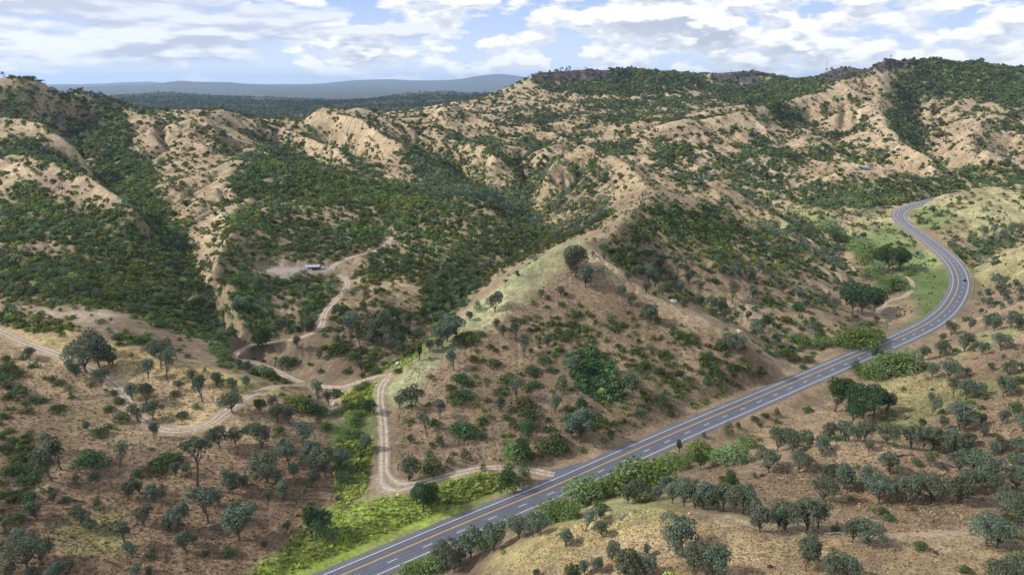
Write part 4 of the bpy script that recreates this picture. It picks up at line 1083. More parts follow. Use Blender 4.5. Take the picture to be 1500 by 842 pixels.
def lowpoly_oak(seed, n):
    (tv, tf), _ = oak_shape("round", rg(seed)); r = rg(seed + 1)
    B = []
    for k in range(8):
        a = k * 2.399; q = math.sqrt((k + .4) / 8); B.append((math.cos(a) * .30 * q, math.sin(a) * .30 * q, .50 + .26 * (1 - q) + r.uniform(-.16, .08), .20 * r.uniform(.8, 1.2), 1.05))
    return leaf_cloud(B, n, .62 / math.sqrt(n), r, inner=.3, tintvar=.22)
def lowpoly_shrub(seed, n):
    return shrub_shape(rg(seed), n / 330.0, 7, .8, .10)
def stuff(name, label, mat, sel, makers, hfac, wfac, base_tint):
    """merge many plants of one kind into one object; nearer ones carry more leaves"""
    Vs = []; Cs = []
    rs = np.random.default_rng(hash(len(name)) % 1000)
    for (t0, t1, n) in ((0, 520, 130), (520, 900, 60), (900, 4000, 28)):
        P = sel[(sel[:, 5] >= t0) & (sel[:, 5] < t1)]
        temps = [makers(900 + 10 * k + n, n) for k in range(6)]
        pick = rs.integers(0, 6, len(P))
        for k, (cv, cc) in enumerate(temps):
            Q = P[pick == k]
            if not len(Q): continue
            a = rs.uniform(0, 6.283, len(Q)); ca, sa = np.cos(a), np.sin(a)
            h = Q[:, 3] * hfac * rs.uniform(.8, 1.25, len(Q)); w = Q[:, 3] * wfac * rs.uniform(.85, 1.2, len(Q))
            X = (cv[None, :, 0] * ca[:, None] - cv[None, :, 1] * sa[:, None]) * w[:, None] + Q[:, 0, None]
            Y = (cv[None, :, 0] * sa[:, None] + cv[None, :, 1] * ca[:, None]) * w[:, None] + Q[:, 1, None]
            Z = cv[None, :, 2] * h[:, None] + Q[:, 2, None] - .05 * h[:, None]
            Vs.append(np.stack([X, Y, Z], -1).reshape(-1, 3).astype(np.float32))
            patch = fbm(Q[:, 0] / 70, Q[:, 1] / 70, 3)
            br = np.exp(rs.normal(0, .30, len(Q))) * (1 + .5 * patch) * (1 - .28 * sstep(800, 1300, Q[:, 5]))
            hu = rs.normal(0, .11, len(Q)) + .28 * fbm(Q[:, 0] / 110 + 5, Q[:, 1] / 110, 2) * (1 - .7 * sstep(800, 1300, Q[:, 5]))
            tint = np.stack([br * (1 + hu), br, br * (1 - .8 * hu)], -1) * np.array(base_tint)
            Cs.append((tint[:, None, :] * cc[None, :, :]).reshape(-1, 3).astype(np.float32))
    V = np.vstack(Vs); Cc = np.vstack(Cs)
    o = link(name, new_mesh(name, V, F4(len(V) // 4), mat, Cc))
    o["kind"] = "stuff"; o["label"] = label
    print(name, len(V) // 4, "faces")
    return o
isoak = SC[:, 4] > .5
stuff("distant_oak_woodland", "grey-green oak woodland filling the far gullies and ridges", M_OAK, SC[isoak], lowpoly_oak, 2.6, 2.3, (.86, .90, .86))
stuff("chaparral", "dark green chaparral covering the canyon slopes behind", M_SHRUB, SC[~isoak], lowpoly_shrub, .74, .76, (1.42, 1.38, 1.15))
# tiny dry scrub that speckles the tan slopes
def specks(n):
    r = np.random.default_rng(77); rr = np.sqrt(r.uniform(560 ** 2, 1750 ** 2, n)); th = r.uniform(-.72, .72, n)
    x, y = np.sin(th) * rr, np.cos(th) * rr; z = ground(x, y); u, v, t = project(x, y, z); rho = np.log(rr)
    ok = (lookup(HIDDEN, th, rho) < 5) & (lookup(COVGRID, th, rho) < .5) & (lookup(ROADMASK.astype(float), th, rho) < .2) & (r.random(n) < .25 + 1.1 * sstep(.4, .7, fbm(x / 60, y / 60, 3) * .5 + .5))
    q = ok.nonzero()[0]
    return np.stack([x[q], y[q], z[q], (1.0 + .5 * (t[q] - 560) / 1000) * np.exp(r.normal(0, .35, len(q))), np.zeros(len(q)), np.full(len(q), 1000.0), u[q], v[q]], -1)
stuff("dry_scrub", "tiny dark scrub speckling the tan hills behind", M_SHRUB, specks(52000), lambda sd, n: lowpoly_shrub(sd, 9), 1.0, .62, (.80, .66, .9))
# skyline trees on the ridges and mesas
def skyline(pts, n, hpx, seed, spread=12):
    r = np.random.default_rng(seed); p = np.array(pts, float)
    k = r.random(n) * (len(p) - 1); i = k.astype(int); f = k - i
    q = p[i] * (1 - f)[:, None] + p[i + 1] * f[:, None]
    P = at(q[:, 0], q[:, 1], q[:, 2]); P[:, 1] += r.normal(0, spread, n)
    P[:, 2] = ground(P[:, 0], P[:, 1])
    s = hpx * q[:, 2] / 1000 / 2.6 * .72 * np.exp(r.normal(0, .28, n))
    return np.stack([P[:, 0], P[:, 1], P[:, 2], s, np.ones(n), q[:, 2], q[:, 0], q[:, 1]], -1)
SK = np.vstack([
 skyline([(0,126,1000),(50,130,1010),(100,138,1030),(120,143,1080)], 46, 11, 1), skyline([(0,140,960),(110,160,980)], 50, 10, 2, 30),
 skyline([(115,143,1080),(160,150,1100),(205,155,1120)], 44, 9, 3), skyline([(205,157,1128),(345,166,1180),(460,164,1240)], 16, 7, 4, 6),
 skyline([(690,160,1700),(783,107,2000)], 26, 7, 5, 8), skyline([(783,98,2020),(900,102,2045),(1020,110,2060)], 60, 4.5, 6, 20),
 skyline([(1020,108,2200),(1100,103,2180),(1180,120,2150)], 26, 4, 7, 20), skyline([(1200,102,1940),(1290,100,1850)], 22, 4, 8, 16),
 skyline([(1320,90,1625),(1500,103,1700)], 40, 4, 9, 20), skyline([(470,160,1235),(640,168,1300)], 26, 6, 10, 10),
 skyline([(120,150,1250),(220,160,1350),(420,184,1400)], 50, 9, 12, 40),
])
stuff("ridge_trees", "small dark trees dotted along the ridge tops and mesa rims", M_LIVE, SK, lowpoly_oak, 2.6, 2.4, (.9, 1.0, 1.2))
# forest on the hills beyond
def far_forest(n):
    r = np.random.default_rng(31)
    u = r.uniform(-40, 830, n); t = 10 ** r.uniform(math.log10(2500), math.log10(5200), n)
    x = (u - 750) / 1000 * t; y = t * .957
    z = ground(x, y); uu, vv, tt = project(x, y, z)
    ok = (lookup(HIDDEN, np.arctan2(x, y), np.log(np.hypot(x, y))) < 12)
    x, y, z, tt, uu, vv = (q[ok] for q in (x, y, z, tt, uu, vv))
    ok = fbm(x / 420 + 9, y / 420, 4) < .22
    x, y, z, tt, uu, vv = (q[ok] for q in (x, y, z, tt, uu, vv))
    return np.stack([x, y, z, np.full(len(x), 3.6) * np.exp(r.normal(0, .3, len(x))), np.ones(len(x)), np.full(len(x), 3000.0), uu, vv], -1)
stuff("far_forest", "dark forest covering the distant hills", M_LIVE, far_forest(30000), lowpoly_oak, 2.6, 2.6, (.6, .75, .9))
# rank green weeds on the flat and dry grass tufts on the near slopes
def tufts(name, label, polys, mat, n, hgt, tint, seed, blades=7, last=None):
    r = np.random.default_rng(seed); Vs = []; Cs = []
    for ip, poly in enumerate(polys):
        if last and ip == len(polys) - 1: hgt = last
        p = np.array(poly, float); lo, hi = p.min(0), p.max(0)
        u = r.uniform(lo[0], hi[0], n); v = r.uniform(lo[1], hi[1], n)
        m = inpoly(u + r.normal(0, 2, n), v + r.normal(0, 1.5, n), poly); u, v = u[m], v[m]
        P = land(u, v, 120)
        th = np.arctan2(P[:, 0], P[:, 1]); rh = np.log(np.hypot(P[:, 0], P[:, 1]))
        P = P[lookup(ROADMASK.astype(float), th, rh) < .3]
        k = len(P)
        c = np.repeat(P, blades, 0)
        h = hgt * np.repeat(np.exp(r.normal(0, .35, k)), blades)
        lean = np.repeat(r.normal(0, .5, (k, 2)) + np.array([.5, -.2]), blades, 0) + r.normal(0, .45, (k * blades, 2))
        c[:, :2] += r.normal(0, hgt * .55, (k * blades, 2)); c[:, 2] += h * .25
        tip = c + np.c_[lean * h[:, None] * .8, h * .9]
        side = np.c_[-lean[:, 1], lean[:, 0], np.zeros(len(c))]; side /= np.linalg.norm(side, axis=1)[:, None] + 1e-6
        w = (h * .30)[:, None]
        V = np.stack([c - side * w - [0, 0, hgt * .3], c + side * w - [0, 0, hgt * .3], tip + side * w * .4, tip - side * w * .4], 1)
        b = np.repeat(np.exp(r.normal(0, .28, k)) * (1 + .6 * fbm(P[:, 0] / 7, P[:, 1] / 7, 3)), blades) * r.uniform(.8, 1.2, k * blades)
        col = b[:, None] * np.array(tint); Vs.append(V.reshape(-1, 3)); Cs.append(np.repeat(col, 4, 0))
    V = np.vstack(Vs); o = link(name, new_mesh(name, V, F4(len(V) // 4), mat, np.vstack(Cs)))
    o["kind"] = "stuff"; o["label"] = label; print(name, len(V) // 4)
tufts("weeds", "rank bright green weeds on the flat beside the highway", [[(330,862),(420,795),(470,748),(520,736),(600,722),(705,727),(715,738),(560,805),(470,862)], [(640,700),(740,690),(757,712),(690,738),(640,738)], [(495,650),(545,640),(535,720),(495,745),(488,690)], [(500,580),(555,560),(553,605),(505,612)], [(552,545),(620,500),(645,488),(596,534)]],
      M_WEED, 6000, .46, (1, 1, 1), 41)
tufts("green_shrubbery", "low fresh green growth on the pyramid hillside", [[(828,520),(868,508),(900,538),(916,582),(884,592),(845,568)]], M_WEED, 3200, .75, (.24, .38, .36), 42)

NEAR = [[(0,480),(330,548),(480,600),(490,735),(330,862),(0,862)], [(600,540),(760,440),(860,370),(1000,450),(1130,540),(880,660),(740,690),(600,705),(565,680)], [(1000,700),(1100,630),(1300,570),(1500,480),(1500,770),(1300,780),(1100,755)]]
KNOLL = [[(680,862),(880,738),(1000,745),(1100,765),(1300,785),(1500,785),(1500,862)]]
M_STRAW = foliage_material("dry_grass", (.42, .31, .17), .05, .25); M_BRUSH = foliage_material("dry_brush", (.16, .115, .08), .06, .1)
tufts("dry_grass", "tufts of bleached dry grass over the near hillsides", NEAR + KNOLL, M_STRAW, 20000, .27, (1, 1, 1), 51, 4, .17)
tufts("dry_brush", "sparse brown dead brush over the near hillsides", NEAR + KNOLL, M_BRUSH, 8000, .33, (1, 1, 1), 52, 4, .16)

# ---------------------------------------------------------------- built things and vehicles
def box_bm(bm, x0, x1, y0, y1, z0, z1, taper=None, bev=0):
    v = [bm.verts.new(p) for p in ((x0,y0,z0),(x1,y0,z0),(x1,y1,z0),(x0,y1,z0))]
    if taper: a, b, c, d = taper
    else: a, b, c, d = x0, x1, y0, y1
    w = [bm.verts.new(p) for p in ((a,c,z1),(b,c,z1),(b,d,z1),(a,d,z1))]
    fs = [bm.faces.new(v[::-1]), bm.faces.new(w)]
    for i in range(4): fs.append(bm.faces.new((v[i], v[(i+1)%4], w[(i+1)%4], w[i])))
    if bev:
        es = {e for f in fs for e in f.edges}
        bmesh.ops.bevel(bm, geom=list(es), offset=bev, segments=2, affect="EDGES")
def cyl_bm(bm, p0, p1, r0, r1=None, n=12):
    V, F = tubes([(p0, r0, p1, r0 if r1 is None else r1)], n)
    vs = [bm.verts.new(p) for p in V]
    for f in F: bm.faces.new([vs[i] for i in f])
    bm.faces.new(vs[:n][::-1]); bm.faces.new(vs[n:])
def part(name, fn, mat, parent=None):
    bm = bmesh.new(); fn(bm); me = bpy.data.meshes.new(name)
    bmesh.ops.recalc_face_normals(bm, faces=bm.faces); bm.to_mesh(me); bm.free()
    me.materials.append(mat)
    return link(name, me, parent)
def thing(name, label, cat, loc, rz=0, group=None):
    o = bpy.data.objects.new(name, None); C.objects.link(o); o.location = loc; o.rotation_euler = (0, 0, rz)
    o["label"] = label; o["category"] = cat
    if group: o["group"] = group
    return o
def profile_bm(bm, pts, half, inset=0.0, bev=.05):
    """side outline (x, z) pushed out to both sides"""
    a = [bm.verts.new((x, -half + (inset if z > 1.0 else 0), z)) for x, z in pts]
    b = [bm.verts.new((x, half - (inset if z > 1.0 else 0), z)) for x, z in pts]
    n = len(pts); bm.faces.new(a); bm.faces.new(b[::-1])
    for i in range(n): bm.faces.new((a[i], b[i], b[(i+1)%n], a[(i+1)%n]))
    bmesh.ops.bevel(bm, geom=list(bm.edges), offset=bev, segments=2, affect="EDGES")
def car(name, label, loc, rz, paint, suv):
    c = thing(name, label, "car", loc, rz)
    h = 1.72 if suv else 1.48
    back = -2.25
    body = [(-2.3,.42),(2.3,.42),(2.34,.78),(2.1,.95),(1.0,1.04),(-2.2,1.06),(-2.36,.8)]
    cab = [(1.0,1.02),(.35,h-.06),(.1,h),(-1.5 if suv else -1.0,h),(-2.0 if suv else -1.6,h-.12),(-2.22 if suv else -2.0,1.04)]
    part("body", lambda bm: profile_bm(bm, body, .90), paint, c)
    part("cabin", lambda bm: profile_bm(bm, cab, .86, .10), paint, c)
    def glass(bm):
        for s in (-1, 1):
            y = s * .82
            for x0, x1, x2, x3 in ((.72,.05,.28,-.02),(-.12,-.95,-.12,-.95),(-1.05,-1.85,-1.05,-1.6)):
                vs = [bm.verts.new((x0 if k in (0,) else x1 if k == 1 else x3 if k == 2 else x2, y + (0 if k < 2 else -s*.035), 1.10 if k < 2 else h-.14)) for k in range(4)]
                bm.faces.new(vs)
    part("side_window", glass, M_GLASS, c)
    part("windscreen", lambda bm: bm.faces.new([bm.verts.new(p) for p in ((1.0,-.74,1.08),(1.0,.74,1.08),(.40,.68,h-.1),(.40,-.68,h-.1))]), M_GLASS, c)
    part("rear_window", lambda bm: bm.faces.new([bm.verts.new(p) for p in ((back-.0,-.70,1.14),(back,.70,1.14),(back+.2,.66,h-.2),(back+.2,-.66,h-.2))]), M_GLASS, c)
    for x in (-1.42, 1.42):
        for s in (-1, 1):
            wh = bpy.data.objects.new("wheel", None); C.objects.link(wh); wh.parent = c; wh.location = (x, s * .80, .35)
            part("tyre", lambda bm: cyl_bm(bm, (0, -.12, 0), (0, .12, 0), .35, n=18), M_TYRE, wh)
            part("rim", lambda bm: cyl_bm(bm, (0, s * .10, 0), (0, s * .13, 0), .21, n=14), M_STEEL, wh)
    for s in (-1, 1):
        part("headlight", lambda bm: box_bm(bm, 2.22, 2.36, s*.66-.16, s*.66+.16, .70, .86), M_STEEL, c)
    return c
p = land(583, 534, 180)[0]
q = land(592, 527, 180)[0]
car("parked_car", "white car parked on the grass at the end of the dirt junction", (p[0], p[1], p[2] + .02), math.atan2(q[1]-p[1], q[0]-p[0]), M_CARW, True)
tn, nr = frame2d(HWY)
u_, v_, t_ = project(HWY[:, 0], HWY[:, 1], HWY[:, 2])
i = int(np.argmin((u_ - 1407.5) ** 2 + (v_ - 411) ** 2))
xy = HWY[i, :2] - nr[i] * 3.0
dk = car("dark_car", "dark blue car driving round the far bend of the highway", (xy[0], xy[1], HWY[i, 2] + .02), math.atan2(tn[i, 1], tn[i, 0]), M_CARD, False)
dk.scale = (1.08, 1.08, 1.08)

# open-sided shelter on the gravel pad
p = land(458, 396, 300)[0]; zb = padline[0, 2] + .1
sh = thing("shelter", "small open shelter with a pale bluish metal roof on the gravel pad", "shelter", (p[0], p[1] + 2, zb), math.radians(4))
part("roof", lambda bm: (box_bm(bm, -5.4, 5.4, -3.2, 0, 3.0, 3.12, None), box_bm(bm, -5.4, 5.4, 0.0, 3.2, 3.0, 3.12)), M_ROOF, sh)
def gable(bm):
    pts = [(-3.3, 2.7), (0, 3.7), (3.3, 2.7), (3.3, 2.82), (0, 3.84), (-3.3, 2.82)]
    a = [bm.verts.new((-5.4, y, z)) for y, z in pts]; b = [bm.verts.new((5.4, y, z)) for y, z in pts]
    bm.faces.new(a); bm.faces.new(b[::-1])
    for k in range(6): bm.faces.new((a[k], b[k], b[(k+1)%6], a[(k+1)%6]))
bpy.data.objects.remove([o for o in sh.children if o.name.startswith("roof")][0])
part("roof", gable, M_ROOF, sh)
for x in (-5.0, 0, 5.0):
    for y in (-2.8, 2.8):
        part("post", lambda bm: box_bm(bm, x-.1, x+.1, y-.1, y+.1, 0, 2.84), M_TIMBER, sh)
part("back_wall", lambda bm: box_bm(bm, -4.88, 4.88, 2.72, 2.88, 0, 2.6), M_TIMBER, sh)
part("table", lambda bm: (box_bm(bm, -1.6, 1.6, -.5, .5, .72, .80), box_bm(bm, -1.3, -1.1, -.4, .4, 0, .72), box_bm(bm, 1.1, 1.3, -.4, .4, 0, .72)), M_TIMBER, sh)

# cabin across the valley
p = land(1267, 248, 700)[0]
cb_ = thing("cabin", "tiny blue cabin beside the track across the far valley", "cabin", (p[0], p[1], p[2] - .2), math.radians(-15))
part("wall", lambda bm: box_bm(bm, -5, 5, -3, 3, 0, 3.0), M_WALLB, cb_)
def croof(bm):
    pts = [(-3.6, 2.95), (0, 4.8), (3.6, 2.95), (3.6, 3.1), (0, 5.0), (-3.6, 3.1)]
    a = [bm.verts.new((-5.5, y, z)) for y, z in pts]; b = [bm.verts.new((5.5, y, z)) for y, z in pts]
    bm.faces.new(a); bm.faces.new(b[::-1])
    for k in range(6): bm.faces.new((a[k], b[k], b[(k+1)%6], a[(k+1)%6]))
part("roof", croof, M_STEEL, cb_)
for x in (-3, 2.6):
    part("window", lambda bm: box_bm(bm, x-.6, x+.6, -3.05, -2.99, 1.1, 2.3), M_GLASS, cb_)
part("door", lambda bm: box_bm(bm, -.5, .5, -3.06, -2.99, .05, 2.1), M_TIMBER, cb_)

# lattice mast on the mesa
P = at(1210.5, 100, 1945); zg = float(ground(P[0], P[1]))
ms = thing("radio_mast", "thin radio mast standing on top of the right-hand mesa", "mast", (P[0], P[1], zg - 1))
def mast(bm):
    H = 34.0
    for k in range(3):
        a = k * 2.094; cyl_bm(bm, (math.cos(a)*1.1, math.sin(a)*1.1, 0), (math.cos(a)*.35, math.sin(a)*.35, H), .22, .16, 5)
    for j in range(16):
        z0, z1 = j * H / 16, (j + 1) * H / 16; r0 = 1.1 - .75 * z0 / H; r1 = 1.1 - .75 * z1 / H
        for k in range(3):
            a, b = k * 2.094, (k + 1) * 2.094
            cyl_bm(bm, (math.cos(a)*r0, math.sin(a)*r0, z0), (math.cos(b)*r1, math.sin(b)*r1, z1), .10, .10, 4)
part("lattice", mast, M_STEEL, ms)
part("antenna", lambda bm: cyl_bm(bm, (0, 0, 33.6), (0, 0, 38), .25, .15, 6), M_STEEL, ms)
P = at(478, 150, 4480); zg = float(ground(P[0], P[1]))
ms2 = thing("radio_tower", "faint lattice tower on the dark forested hill far behind", "tower", (P[0], P[1], zg - 1))
part("lattice", mast, M_STEEL, ms2); part("antenna", lambda bm: cyl_bm(bm, (0, 0, 33.6), (0, 0, 38), .25, .15, 6), M_STEEL, ms2)

# guard rail on the outside of the far bend
uu, vv, tt = project(HWY[:, 0], HWY[:, 1], HWY[:, 2])
sel = [k for k in range(len(HWY)) if 398 < vv[k] < 436 and uu[k] > 1395]
R = HWY[sel]; Rn = nr[sel]; L = R[:, :2] - Rn * 9.2
gr_ = thing("guard_rail", "pale steel guard rail on the outer edge of the far bend", "guard rail", (L[0][0], L[0][1], R[0][2]))
def rail(bm):
    prof = [(0.0, .48), (.05, .55), (0.0, .62), (.05, .69), (0.0, .76)]
    rows = []
    for k in range(len(L)):
        rows.append([bm.verts.new((L[k][0] - L[0][0] + Rn[k][0] * a, L[k][1] - L[0][1] + Rn[k][1] * a, R[k][2] - R[0][2] + z)) for a, z in prof])
    for a, b in zip(rows[:-1], rows[1:]):
        for j in range(4): bm.faces.new((a[j], a[j+1], b[j+1], b[j]))
part("rail", rail, M_STEEL, gr_)
for k in range(0, len(L), 2):
    x, y, z = L[k][0] - L[0][0] - Rn[k][0]*.12, L[k][1] - L[0][1] - Rn[k][1]*.12, R[k][2] - R[0][2]
    part("post", lambda bm: box_bm(bm, x-.09, x+.09, y-.09, y+.09, z-.7, z+.72), M_TIMBER, gr_)

# little things by the driveway
def simple(name, label, cat, u, v, fn, mat, tmin=150, rz=0, group=None):
    p = land(u, v, tmin)[0]
    o = part(name, fn, mat); o.location = p; o.rotation_euler = (0, 0, rz); o["label"] = label; o["category"] = cat
    if group: o["group"] = group
    return o
def marker(bm):
    box_bm(bm, -.14, .14, -.06, .06, -.2, 1.25); box_bm(bm, -.17, .17, -.09, .09, 1.25, 1.40, (-.09, .09, -.05, .05))
simple("marker_post", "white marker post standing closest to the highway by the driveway", "post", 763.5, 711, marker, M_WHITE)
simple("marker_post", "white marker post set back beneath the dark bush by the driveway", "post", 764.5, 703, marker, M_WHITE)
def boulder(seed, sx, sy, sz):
    def f(bm):
        bmesh.ops.create_icosphere(bm, subdivisions=2, radius=1)
        r = np.random.default_rng(seed)
        for v in bm.verts:
            k = 1 + .22 * math.sin(v.co.x * 3 + seed) * math.cos(v.co.y * 2.6 - seed) + r.uniform(-.08, .08)
            v.co = Vector((v.co.x * sx * k, v.co.y * sy * k, v.co.z * sz * k + sz * .35))
    return f
simple("white_bag", "white bag on the road shoulder at the driveway mouth", "boulder", 760.5, 717.5, boulder(3, .95, .6, .5), M_WHITE)  # a white bag, built from the boulder shape
def gatepost(bm):
    cyl_bm(bm, (0, 0, -.3), (.1, 0, 3.6), .16, .11, 8)
simple("gate_post", "weathered post standing beside the dirt driveway", "post", 705, 688, gatepost, M_DEAD)
def log(seed, L):
    def f(bm):
        r = rg(seed); S = bent((-L/2, 0, .25), .30, (L/2, .5, .35), .16, r, 4, .03)
        for k in range(4):
            a = r.uniform(-.3, .5) * L; S += bent((a, 0, .3), .10, (a + r.uniform(.4, 1.4), r.uniform(-1.6, 1.6), r.uniform(.4, 1.3)), .03, r, 3, .06)
        V, F = tubes(S, 6); vs = [bm.verts.new(p) for p in V]
        for q in F: bm.faces.new([vs[i] for i in q])
    return f
for lab, u, v, L, mat, rz in (
    ("long fallen log lying at the top of the dry bowl", 1325, 668, 8, M_CHAR, .1), ("pale fallen trunk below the twin-stemmed oak in the bowl", 1364, 741, 7, M_DEAD, .25),
    ("dark fallen trunk beside the big oak clump and dirt track", 106, 503, 7, M_CHAR, .2), ("fallen branches on the yellow grass of the knoll", 915, 756, 6, M_DEAD, .5),
    ("fallen limbs under the oaks right of the knoll crest", 1222, 783, 7, M_DEAD, -.1), ("grey fallen trunk below the loop track on the hillside", 148, 578, 6, M_DEAD, -.1),
    ("dark fallen log on the grassy slope below the grove", 1330, 612, 8, M_CHAR, .6), ("fallen log on the brown slope at the right edge", 1448, 584, 7, M_CHAR, 0),
    ("charred log on the bottom left hillside", 112, 735, 8, M_CHAR, -.1), ("dark log on the bare brown ground left of the pyramid", 640, 556, 5, M_CHAR, .3)):
    simple("fallen_log", lab, "log", u, v, log(int(u), L * .8), mat, 150, rz, "fallen logs on the hillsides")
for lab, u, v, s in (("pale boulder at the upper end of the creek crossing", 503, 574, 1.3), ("largest pale boulder beside the creek crossing", 489, 592, 1.8), ("pale boulder below the creek crossing", 482, 606, 1.3),
                     ("pale outcrop on the ridge right of the pyramid", 986, 442, 2.4), ("second pale outcrop low on the pyramid's right ridge", 1083, 486, 2.0),
                     ("small dark stump alone on the near knoll slope", 1128, 830, .8), ("dark rock at the foot of the knoll's gully oaks", 1116, 697, 1.2), ("dark low stump on the bottom right slope", 1371, 810, .8)):
    dark = "dark" in lab
    simple("stump" if "stump" in lab else "boulder", lab, "stump" if "stump" in lab else "boulder", u, v, boulder(int(u), s, s * .8, s * .6), M_CHAR if dark else M_ROCK, 150, u)

# ---------------------------------------------------------------- light, sky, air, camera
SUN_EL, SUN_AZ = math.radians(38), math.radians(-96)     # azimuth from +Y towards +X: the sun stands off to the left
sun = bpy.data.lights.new("sun", "SUN"); sun.energy = 4.2; sun.angle = math.radians(4.0); sun.color = (1.0, .95, .88)
so = bpy.data.objects.new("sun", sun); C.objects.link(so)
sd = Vector((math.sin(SUN_AZ) * math.cos(SUN_EL), math.cos(SUN_AZ) * math.cos(SUN_EL), math.sin(SUN_EL)))
so.rotation_euler = sd.to_track_quat("Z", "Y").to_euler()
w = bpy.data.worlds.new("World"); bpy.context.scene.world = w; w.use_nodes = True
nt = w.node_tree; bg = nt.nodes["Background"]; bg.inputs["Strength"].default_value = .092
sky = node(nt, "ShaderNodeTexSky", sky_type="NISHITA"); sky.sun_disc = False
sky.sun_elevation = SUN_EL; sky.sun_rotation = SUN_AZ; sky.altitude = 300; sky.dust_density = 1.0
tc = node(nt, "ShaderNodeTexCoord"); sx = node(nt, "ShaderNodeSeparateXYZ"); nt.links.new(tc.outputs["Generated"], sx.inputs[0])
az = math_node(nt, "ARCTAN2", sx.outputs[0], sx.outputs[1]); el = math_node(nt, "ARCSINE", sx.outputs[2])
def cloud_field(us, vs, off, dv, detail=7, rough=.58, warp=True):
    """cloud density over azimuth / elevation, sampled dv higher"""
    cb = node(nt, "ShaderNodeCombineXYZ")
    e2 = math_node(nt, "ADD", el, dv)
    nt.links.new(math_node(nt, "MULTIPLY", az, us), cb.inputs[0]); nt.links.new(math_node(nt, "MULTIPLY", e2, vs), cb.inputs[1])
    cb.inputs[2].default_value = off
    n = noise_node(nt, 1.0, detail, rough, cb.outputs[0]); n.inputs["Distortion"].default_value = .08
    if not warp: return n.outputs[0]
    o = n.outputs[0]                       # cauliflower edges
    for s_, k_ in ((2.6, .16), (6.0, .08)):
        vo = node(nt, "ShaderNodeTexVoronoi", feature="SMOOTH_F1"); vo.inputs["Scale"].default_value = s_; vo.inputs["Smoothness"].default_value = .35
        nt.links.new(cb.outputs[0], vo.inputs["Vector"])
        o = math_node(nt, "ADD", o, maprange(nt, vo.outputs["Distance"], 0, .9, k_ * .5, -k_ * .5))
    return o
def band(a, b, c, d, x):                 # 0..1 plateau
    return math_node(nt, "MULTIPLY", maprange(nt, x, a, b, 0, 1), maprange(nt, x, c, d, 1, 0))
def mixcol(f, a, b):
    n = node(nt, "ShaderNodeMix", data_type="RGBA")
    for s, i in ((f, 0), (a, 6), (b, 7)):
        if isinstance(s, tuple): n.inputs[i].default_value = (*s, 1)
        elif isinstance(s, (int, float)): n.inputs[i].default_value = s
        else: nt.links.new(s, n.inputs[i])
    return n.outputs[2]
right = maprange(nt, az, -.30, .02, 0, 1)
CL_W, CL_G, CL_D = (9.2, 9.3, 9.5), (4.5, 5.0, 6.1), (4.0, 4.5, 5.7)
# clear air behind the clouds
blue = mixcol(maprange(nt, el, 0, .11, 0, 1), (6.6, 7.5, 8.8), (3.6, 5.0, 7.9))
blue = mixcol(maprange(nt, el, .10, .5, 0, .75), blue, sky.outputs[0])
# cumulus: puffs over the right two thirds
d0 = cloud_field(8.5, 22, 6.4, 0.0); d1 = cloud_field(8.5, 22, 6.4, .012)
bias = math_node(nt, "ADD", maprange(nt, az, -.45, .1, -.03, .075), math_node(nt, "MULTIPLY", band(.01, .03, .07, .105, el), .03))
cov = maprange(nt, math_node(nt, "ADD", d0, bias), .485, .545, 0, 1)
lit = maprange(nt, math_node(nt, "SUBTRACT", d0, d1), -.05, .06, 0, 1)
thick = maprange(nt, math_node(nt, "ADD", d0, bias), .52, .72, 0, 1)
shade = math_node(nt, "MULTIPLY", math_node(nt, "SUBTRACT", 1, lit), math_node(nt, "ADD", math_node(nt, "MULTIPLY", thick, .75), .45), True)
fine = cloud_field(34, 90, 7.7, 0.0, 5, .6, False)
shade = math_node(nt, "ADD", shade, maprange(nt, fine, .35, .65, .10, -.12), True)
cum = mixcol(shade, CL_W, CL_G)
c1 = mixcol(cov, blue, cum)
# grey layered deck to the left
s0 = cloud_field(5.0, 24, 5.1, 0, 7, .58); s1 = cloud_field(5.0, 24, 5.1, .010, 7, .58)
sl = maprange(nt, math_node(nt, "SUBTRACT", s0, s1), -.06, .07, 0, 1)
deck = mixcol(sl, (4.7, 5.2, 6.4), (8.0, 8.4, 9.2))
deck = mixcol(maprange(nt, el, .045, .10, 0, .55), deck, (5.6, 6.1, 7.3))
scov = maprange(nt, math_node(nt, "ADD", s0, maprange(nt, az, -.5, -.05, .20, -.20)), .44, .54, 0, 1)
scov = math_node(nt, "MULTIPLY", scov, maprange(nt, el, .012, .03, 0, 1))
c2 = mixcol(scov, c1, deck)
# broken cloud overhead (lights the hills)
cb = node(nt, "ShaderNodeCombineXYZ"); zz = math_node(nt, "MAXIMUM", sx.outputs[2], .08)
nt.links.new(math_node(nt, "DIVIDE", sx.outputs[0], zz), cb.inputs[0]); nt.links.new(math_node(nt, "DIVIDE", sx.outputs[1], zz), cb.inputs[1])
oh = noise_node(nt, .9, 5, .6, cb.outputs[0]).outputs[0]
over = mixcol(maprange(nt, oh, .40, .58, 0, 1), sky.outputs[0], (7.6, 7.8, 8.3))
fin = mixcol(maprange(nt, el, .14, .24, 0, 1), c2, over)
nt.links.new(fin, bg.inputs["Color"])

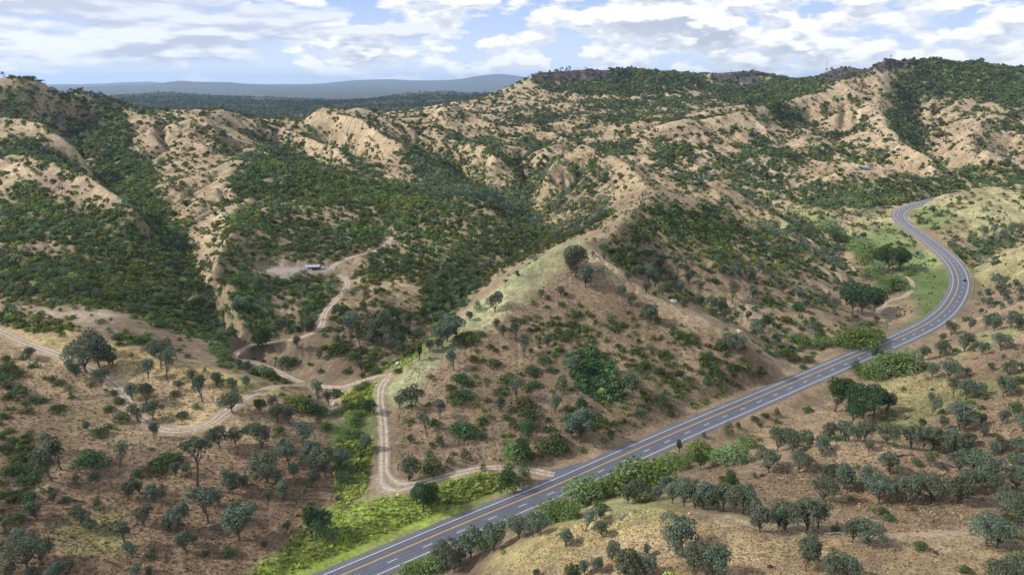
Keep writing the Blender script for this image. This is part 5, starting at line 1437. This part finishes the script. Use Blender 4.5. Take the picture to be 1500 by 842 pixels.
# a broad cloud overhead, outside the picture, that keeps the near hills in soft shade
def cloud_mesh(bm):
    bmesh.ops.create_icosphere(bm, subdivisions=5, radius=1)
    P = np.array([v.co[:] for v in bm.verts]); a = np.arctan2(P[:, 1], P[:, 0])
    k = 1 + .30 * fbm(P[:, 0] * 2.2 + 4, P[:, 1] * 2.2, 4) + .10 * fbm(P[:, 0] * 7, P[:, 1] * 7 + 3, 3); zz = 1 + .6 * fbm(P[:, 0] * 4, P[:, 1] * 4 + 9, 3)
    for v, kk, z_ in zip(bm.verts, k, zz): v.co = Vector((v.co.x * 520 * kk, v.co.y * 300 * kk, max(v.co.z, -.35) * 150 * z_))
mc, cnt, cbs = mat_new("cloud_vapour"); cbs.inputs["Base Color"].default_value = (.85, .86, .88, 1); cbs.inputs["Roughness"].default_value = 1
trp = node(cnt, "ShaderNodeBsdfTransparent"); trl = node(cnt, "ShaderNodeBsdfTranslucent"); trl.inputs[0].default_value = (.85, .87, .9, 1)
m1 = node(cnt, "ShaderNodeMixShader"); m1.inputs[0].default_value = .6; cnt.links.new(cbs.outputs[0], m1.inputs[1]); cnt.links.new(trl.outputs[0], m1.inputs[2])
m2 = node(cnt, "ShaderNodeMixShader"); m2.inputs[0].default_value = .83; cnt.links.new(m1.outputs[0], m2.inputs[1]); cnt.links.new(trp.outputs[0], m2.inputs[2])
cnt.links.new(m2.outputs[0], cnt.nodes["Material Output"].inputs["Surface"])
cl_ = part("cloud", cloud_mesh, mc); cl_["kind"] = "structure"
cl_.location = Vector((40, 330, 20)) + Vector(sd) * (1180 / sd.z)

hz, hnt, hb = mat_new("valley_haze"); hnt.nodes.remove(hb)
pv = node(hnt, "ShaderNodeVolumePrincipled"); pv.inputs["Color"].default_value = (.50, .68, 1.0, 1); pv.inputs["Density"].default_value = 3.4e-5; pv.inputs["Anisotropy"].default_value = .2
hnt.links.new(pv.outputs[0], hnt.nodes["Material Output"].inputs["Volume"])
top = float(max(GZ.max(), HC)) + 60; bot = float(GZ.min()) - 3
X, Y0, Y1 = 29500, -800, 37500
V = [(x, y, z) for z in (bot, top) for y in (Y0, Y1) for x in (-X, X)]
o = link("haze", new_mesh("haze", V, [(0, 2, 3, 1), (4, 5, 7, 6), (0, 1, 5, 4), (2, 6, 7, 3), (0, 4, 6, 2), (1, 3, 7, 5)], hz)); o["kind"] = "stuff"
o["label"] = "thin bluish haze in the air over the far ranges"

cd = bpy.data.cameras.new("camera"); co = bpy.data.objects.new("camera", cd); C.objects.link(co)
co.location = (0, 0, HC); co.rotation_euler = (math.pi / 2 - PITCH, 0, 0)
cd.sensor_width = 36; cd.lens = 24; cd.clip_start = 1; cd.clip_end = 90000
sc = bpy.context.scene; sc.camera = co
sc.view_settings.view_transform = "Standard"; sc.view_settings.look = "None"; sc.view_settings.exposure = 0.42; sc.view_settings.gamma = 1
sc.cycles.max_bounces = 5; sc.cycles.diffuse_bounces = 2; sc.cycles.volume_bounces = 2; sc.cycles.use_adaptive_sampling = True; sc.cycles.adaptive_threshold = .02; sc.cycles.transmission_bounces = 2
